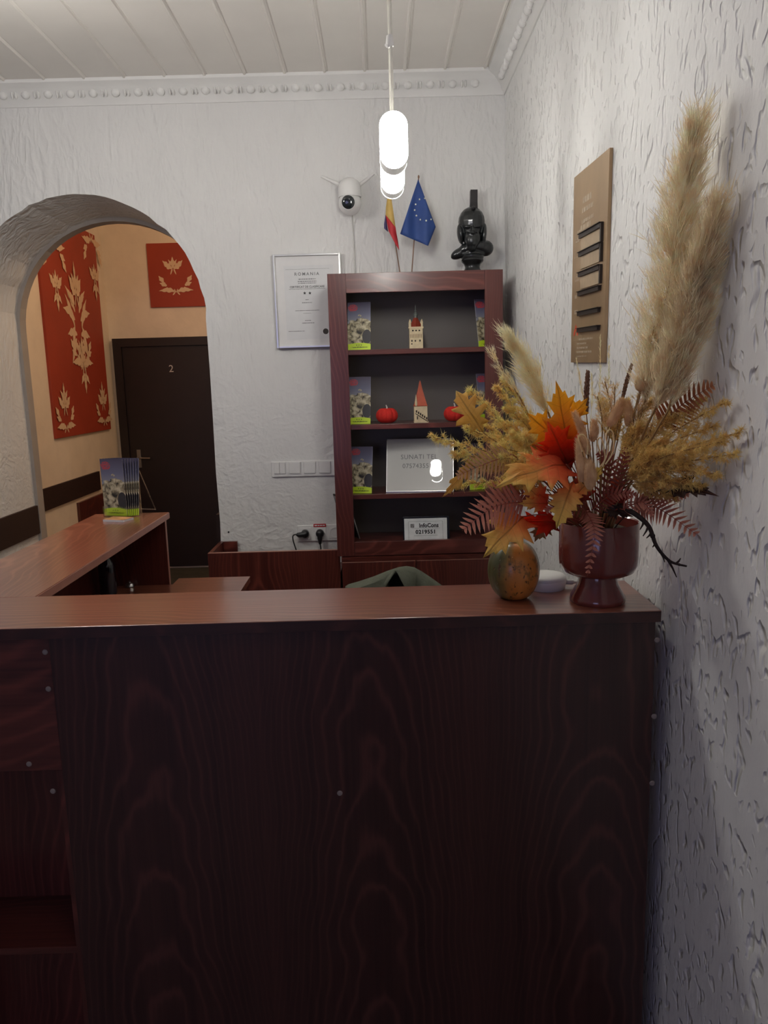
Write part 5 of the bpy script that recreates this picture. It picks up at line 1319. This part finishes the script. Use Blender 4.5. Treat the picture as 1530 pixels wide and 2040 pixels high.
leaf(1128, 880, 1.51, 1108, 758, 1.50, (.1, -1, .1), .72, MAPLE, 'orange', 'tall bright orange leaf with the highest tip', .1, .1, seed=9)
leaf(1120, 850, 1.53, 1172, 792, 1.52, (.1, -1, .1), .9, MAPLE, 'orange', 'orange leaf behind the bunny tails', .1, .1, seed=10)
leaf(1130, 925, 1.48, 1090, 838, 1.46, (0, -1, .05), .98, MAPLE, 'red', 'glowing red leaf below the orange leaves', .15, .1, seed=11)
leaf(1140, 930, 1.49, 1062, 885, 1.48, (0, -1, .1), .8, MAPLE, 'red', 'second glowing red leaf pointing left under the orange leaves', .15, .1, seed=12)
leaf(1082, 1000, 1.48, 1036, 958, 1.46, (.1, -1, .2), .8, MAPLE, 'yelred', 'small orange leaf above the red-orange one on the left', .1, .1, seed=13)
leaf(1092, 1003, 1.47, 1030, 1003, 1.46, (0, -1, .4), .6, MAPLE, 'yelred', 'small orange leaf pointing left above the gourd', .1, .1, seed=14)
leaf(1085, 1035, 1.52, 1065, 1080, 1.52, (0, -1, .1), 1.0, MAPLE, 'dull', 'dull brown-green leaf hanging behind the gourd', .1, .1, seed=15)
leaf(1135, 1000, 1.45, 1095, 985, 1.44, (0, -1, .5), .8, MAPLE, 'deepred', 'deep red leaf at the rim behind the hanging yellow leaf', .1, .1, seed=16)
leaf(1160, 1000, 1.46, 1150, 940, 1.45, (0, -1, .2), .9, MAPLE, 'deepred', 'deep red leaf in the centre below the bunny tails', .1, .1, seed=17)
leaf(1230, 1010, 1.48, 1225, 945, 1.47, (0, -1, .2), .9, MAPLE, 'deepred', 'deep red leaf right of the centre behind the ferns', .1, .1, seed=18)
leaf(1338, 968, 1.38, 1432, 988, 1.32, (-.1, -1, .3), .46, MAPLE, 'brown', 'dark dead leaf sticking out right toward the wall', .3, .3, seed=19, name='dead_leaf', mk='branch')
leaf(1208, 1012, 1.48, 1262, 1030, 1.46, (0, -1, .6), .7, MAPLE, 'brown', 'dark brown leaf lying on the right vase rim', .2, .2, seed=20, name='dead_leaf', mk='branch')
# ---- bunny tails and spikes
BT = 'fluffy beige bunny tail seed head in the middle of the bouquet'
for i, (x0, y0, x1, y1, Y, R_) in enumerate(((1166, 880, 1144, 822, 1.43, .0068), (1180, 880, 1184, 838, 1.43, .0075), (1212, 850, 1240, 796, 1.46, .0098), (1160, 960, 1152, 876, 1.41, .0095), (1172, 905, 1156, 868, 1.41, .0075), (1175, 975, 1172, 915, 1.40, .0115), (1252, 850, 1250, 800, 1.50, .009))):
    head([BP(x0, y0, Y), BP((x0 + x1) / 2 + 2, (y0 + y1) / 2, Y), BP(x1, y1, Y)], R_, 'bunny', BT, 300 + i, group='bunny tails')
def spike(x0, y0, x1, y1, Y, R_, lab, seed):
    rr = random.Random(seed); sp = axispts([BP(x0, y0, Y), BP((x0 + x1) / 2 - 1, (y0 + y1) / 2, Y), BP(x1, y1, Y)], 14)
    root = empty('dried_spike', MO, lab, 'dried flower'); stem(root, sp[0], .001); b = MB(); L = (sp[-1] - sp[0]).length
    for k in range(70):
        t = k / 70; p0, d0 = lerp_path(sp, t); a = k * 2.4; s = d0.orthogonal().normalized(); s = (s * math.cos(a) + d0.cross(s) * math.sin(a))
        r = R_ * math.sin(PI * (.12 + .84 * t)) ** .6
        Mx = frame(p0 + s * r * .55 + d0 * .002, s.cross(d0 + s * .4), (d0 + s * .4)); b.ball((0, 0, 0), (1, 1, 1), seg=6, ring=4) if False else None
        tmp = MB(); tmp.ball((0, 0, 0), (R_ * .35, R_ * .75, R_ * .3), seg=6, ring=4); b.add([Mx @ Vector(v) for v in tmp.v], tmp.f)
    b.build('flower_spike', M['spike'], root, smooth=True)
spike(1168, 825, 1171, 742, 1.53, .0065, 'brown seed spike standing upright beside the orange leaves', 1)
spike(1240, 795, 1258, 728, 1.52, .0050, 'dark slim seed spike leaning right beneath the pampas', 2)
# ---- papery pod and pale bits
root = empty('papery_pod', MO, 'round papery beige seed pod at the foot of the pampas', 'seed pod'); c = BP(1282, 762, 1.47)
stem(root, c + Vector((-.004, 0, -.012)), .001)
b = MB()
for k in range(5):
    a = k * 2 * PI / 5
    b.ball(c + Vector((.006 * math.cos(a), .006 * math.sin(a), 0)), (.011, .011, .017), Matrix.Rotation(a, 3, 'Z') @ Matrix.Rotation(.2, 3, 'X'), 14, 10)
b.build('husk', M['pale'], root, smooth=True)
b = MB()
for k in range(5): ribbons(b, c + Vector((.004 * math.cos(k * 1.26), .004 * math.sin(k * 1.26), .014)), Vector((.8 * math.cos(k * 1.26) + .5, .8 * math.sin(k * 1.26), .5)), .022, .006, 3, .3)
b.build('husk_tips', M['pale'], root, fix=False)
for i, (x0, y0, x1, y1, Y) in enumerate(((1300, 700, 1318, 592, 1.46), (1290, 720, 1303, 650, 1.46))):
    rr = random.Random(70 + i); sp = axispts([BP(x0, y0, Y), BP((x0 + x1) / 2, (y0 + y1) / 2, Y - .02), BP(x1, y1, Y - .04)])
    root = empty('dried_sprig', MO, ('tiny pale flower sprig high between the pampas plumes', 'tiny pale flower sprig low between the pampas plumes')[i], 'dried flower'); stem(root, sp[0], .0008)
    b = MB(); b.tube(sp, .0006, 5); b.build('stalk', M['stem'], root, smooth=True); b = MB()
    for k in range(34):
        t = .35 + .65 * rr.random(); p0, d0 = lerp_path(sp, t); q = p0 + Vector((rr.gauss(0, .006), rr.gauss(0, .006), rr.gauss(0, .006))); b.ball(q, rr.uniform(.0014, .0026), seg=6, ring=4)
    b.build('flower_head', M['pale'], root, smooth=True)
# curled tendrils
for i, pts in enumerate((((1200, 930), (1212, 895), (1207, 870), (1214, 856), (1222, 866), (1221, 900), (1206, 925)), ((1160, 900), (1152, 872), (1162, 866), (1170, 880), (1170, 905)), ((1196, 905), (1190, 880), (1197, 872), (1203, 890), (1205, 915), (1195, 930)))):
    b = MB(); Y = 1.39
    root = empty('curled_tendril', MO, ('curled pale tendril looping at the right of the bunny tails', 'curled pale tendril looping at the left of the bunny tails', 'curled pale tendril looping between the bunny tails')[i], 'dried flower')
    P3 = [BP(x, y, Y + .004 * math.sin(k * 2)) for k, (x, y) in enumerate(pts)]
    b.tube(spline(P3, 5), .0013, 6); b.build('tendril', M['pale'], root, smooth=True); stem(root, P3[0], .0009)
# pale airy filler sprigs in the middle
for i, (x0, y0, x1, y1, Y) in enumerate(((1215, 860, 1225, 770, 1.52), (1225, 870, 1205, 760, 1.54), (1260, 870, 1285, 800, 1.48), (1200, 860, 1190, 790, 1.55), (1265, 880, 1270, 790, 1.50), (1285, 890, 1310, 790, 1.46))):
    plume_gold([BP(x0, y0, Y), BP((x0 + x1) / 2 + 3, (y0 + y1) / 2, Y), BP(x1, y1, Y)], .026, 'pale dried filler sprig behind the bunny tails', 400 + i, 'pale', 'pale filler sprigs in the middle', 'filler_sprig', 26, 13)
# ---- dark branch
root = empty('bare_branch', MO, 'dark bare twig hanging down right of the vase', 'branch')
P3 = [BP(1235, 1012, 1.46), BP(1262, 1022, 1.42), BP(1292, 1048, 1.40), BP(1308, 1088, 1.39), BP(1335, 1118, 1.385), BP(1368, 1128, 1.38)]
stem(root, P3[0], .003, 'branch')
b = MB(); sp = spline(P3, 6); b.tube(sp, [.0058 - .0040 * i / (len(sp) - 1) for i in range(len(sp))], 9); b.build('main_twig', M['branch'], root, smooth=True)
for (k, tx, ty) in ((14, 1288, 1072), (12, 1281, 1068), (20, 1324, 1120), (23, 1348, 1150), (26, 1356, 1112), (17, 1300, 1090), (10, 1275, 1055)):
    a = sp[min(k, len(sp) - 1)]; e2 = BP(tx, ty, 1.385); b = MB(); b.tube([a, a.lerp(e2, .5) + Vector((.001, 0, 0)), e2], [.0026, .0018, .0008], 6); b.build('side_twig', M['branch'], root, smooth=True)
for (k) in (8, 15, 27):
    b = MB(); b.ball(sp[min(k, len(sp) - 1)], .005 if k < 27 else .0028, seg=8, ring=6); b.build('bud', M['branch'], root, smooth=True)
# ================================================================== LIGHT
def area(name, loc, rot, sx, sy, power, col):
    l = bpy.data.lights.new(name, 'AREA'); l.shape = 'RECTANGLE'; l.size = sx; l.size_y = sy; l.energy = power; l.color = col
    o = bpy.data.objects.new(name, l); COL.objects.link(o); o.location = loc; o.rotation_euler = rot; return o
area('assumed_window_light', ((wx0 + wx1) / 2, YF + .02, 1.45), (D2(90), 0, 0), 1.7, 1.4, 12, (.56, .56, 1.0))  # bluish light added behind the camera; its window is assumed and unseen
l = bpy.data.lights.new('assumed_hall_lamp', 'POINT'); l.energy = 22; l.color = (1, .70, .44); l.shadow_soft_size = .12  # unseen lamp assumed from the warm hall light, shifted to brighten the arch jamb
o = bpy.data.objects.new('assumed_hall_lamp', l); COL.objects.link(o); o.location = (-.75, 5.0, 2.98)
l = bpy.data.lights.new('front_fill', 'POINT'); l.energy = 4.2; l.color = (1, .96, .92); l.shadow_soft_size = .12  # unseen fill over the customer side, added to brighten bouquet and upper wall
o = bpy.data.objects.new('front_fill', l); COL.objects.link(o); o.location = (-.15, .75, 2.75)
def fill_point(name, loc, e, col, r=.1):
    l = bpy.data.lights.new(name, 'POINT'); l.energy = e; l.color = col; l.shadow_soft_size = r
    o = bpy.data.objects.new(name, l); COL.objects.link(o); o.location = loc
fill_point('room_fill', (-1.15, 2.3, 2.45), 17, (1, .97, .91))  # unseen fill left of the view, added to even out wall brightness
w = bpy.data.worlds.new('world'); SC.world = w; w.use_nodes = True
w.node_tree.nodes['Background'].inputs[0].default_value = (.5, .55, .8, 1); w.node_tree.nodes['Background'].inputs[1].default_value = .02
for o in list(bpy.data.objects):
    if '_o' in o: del o['_o']
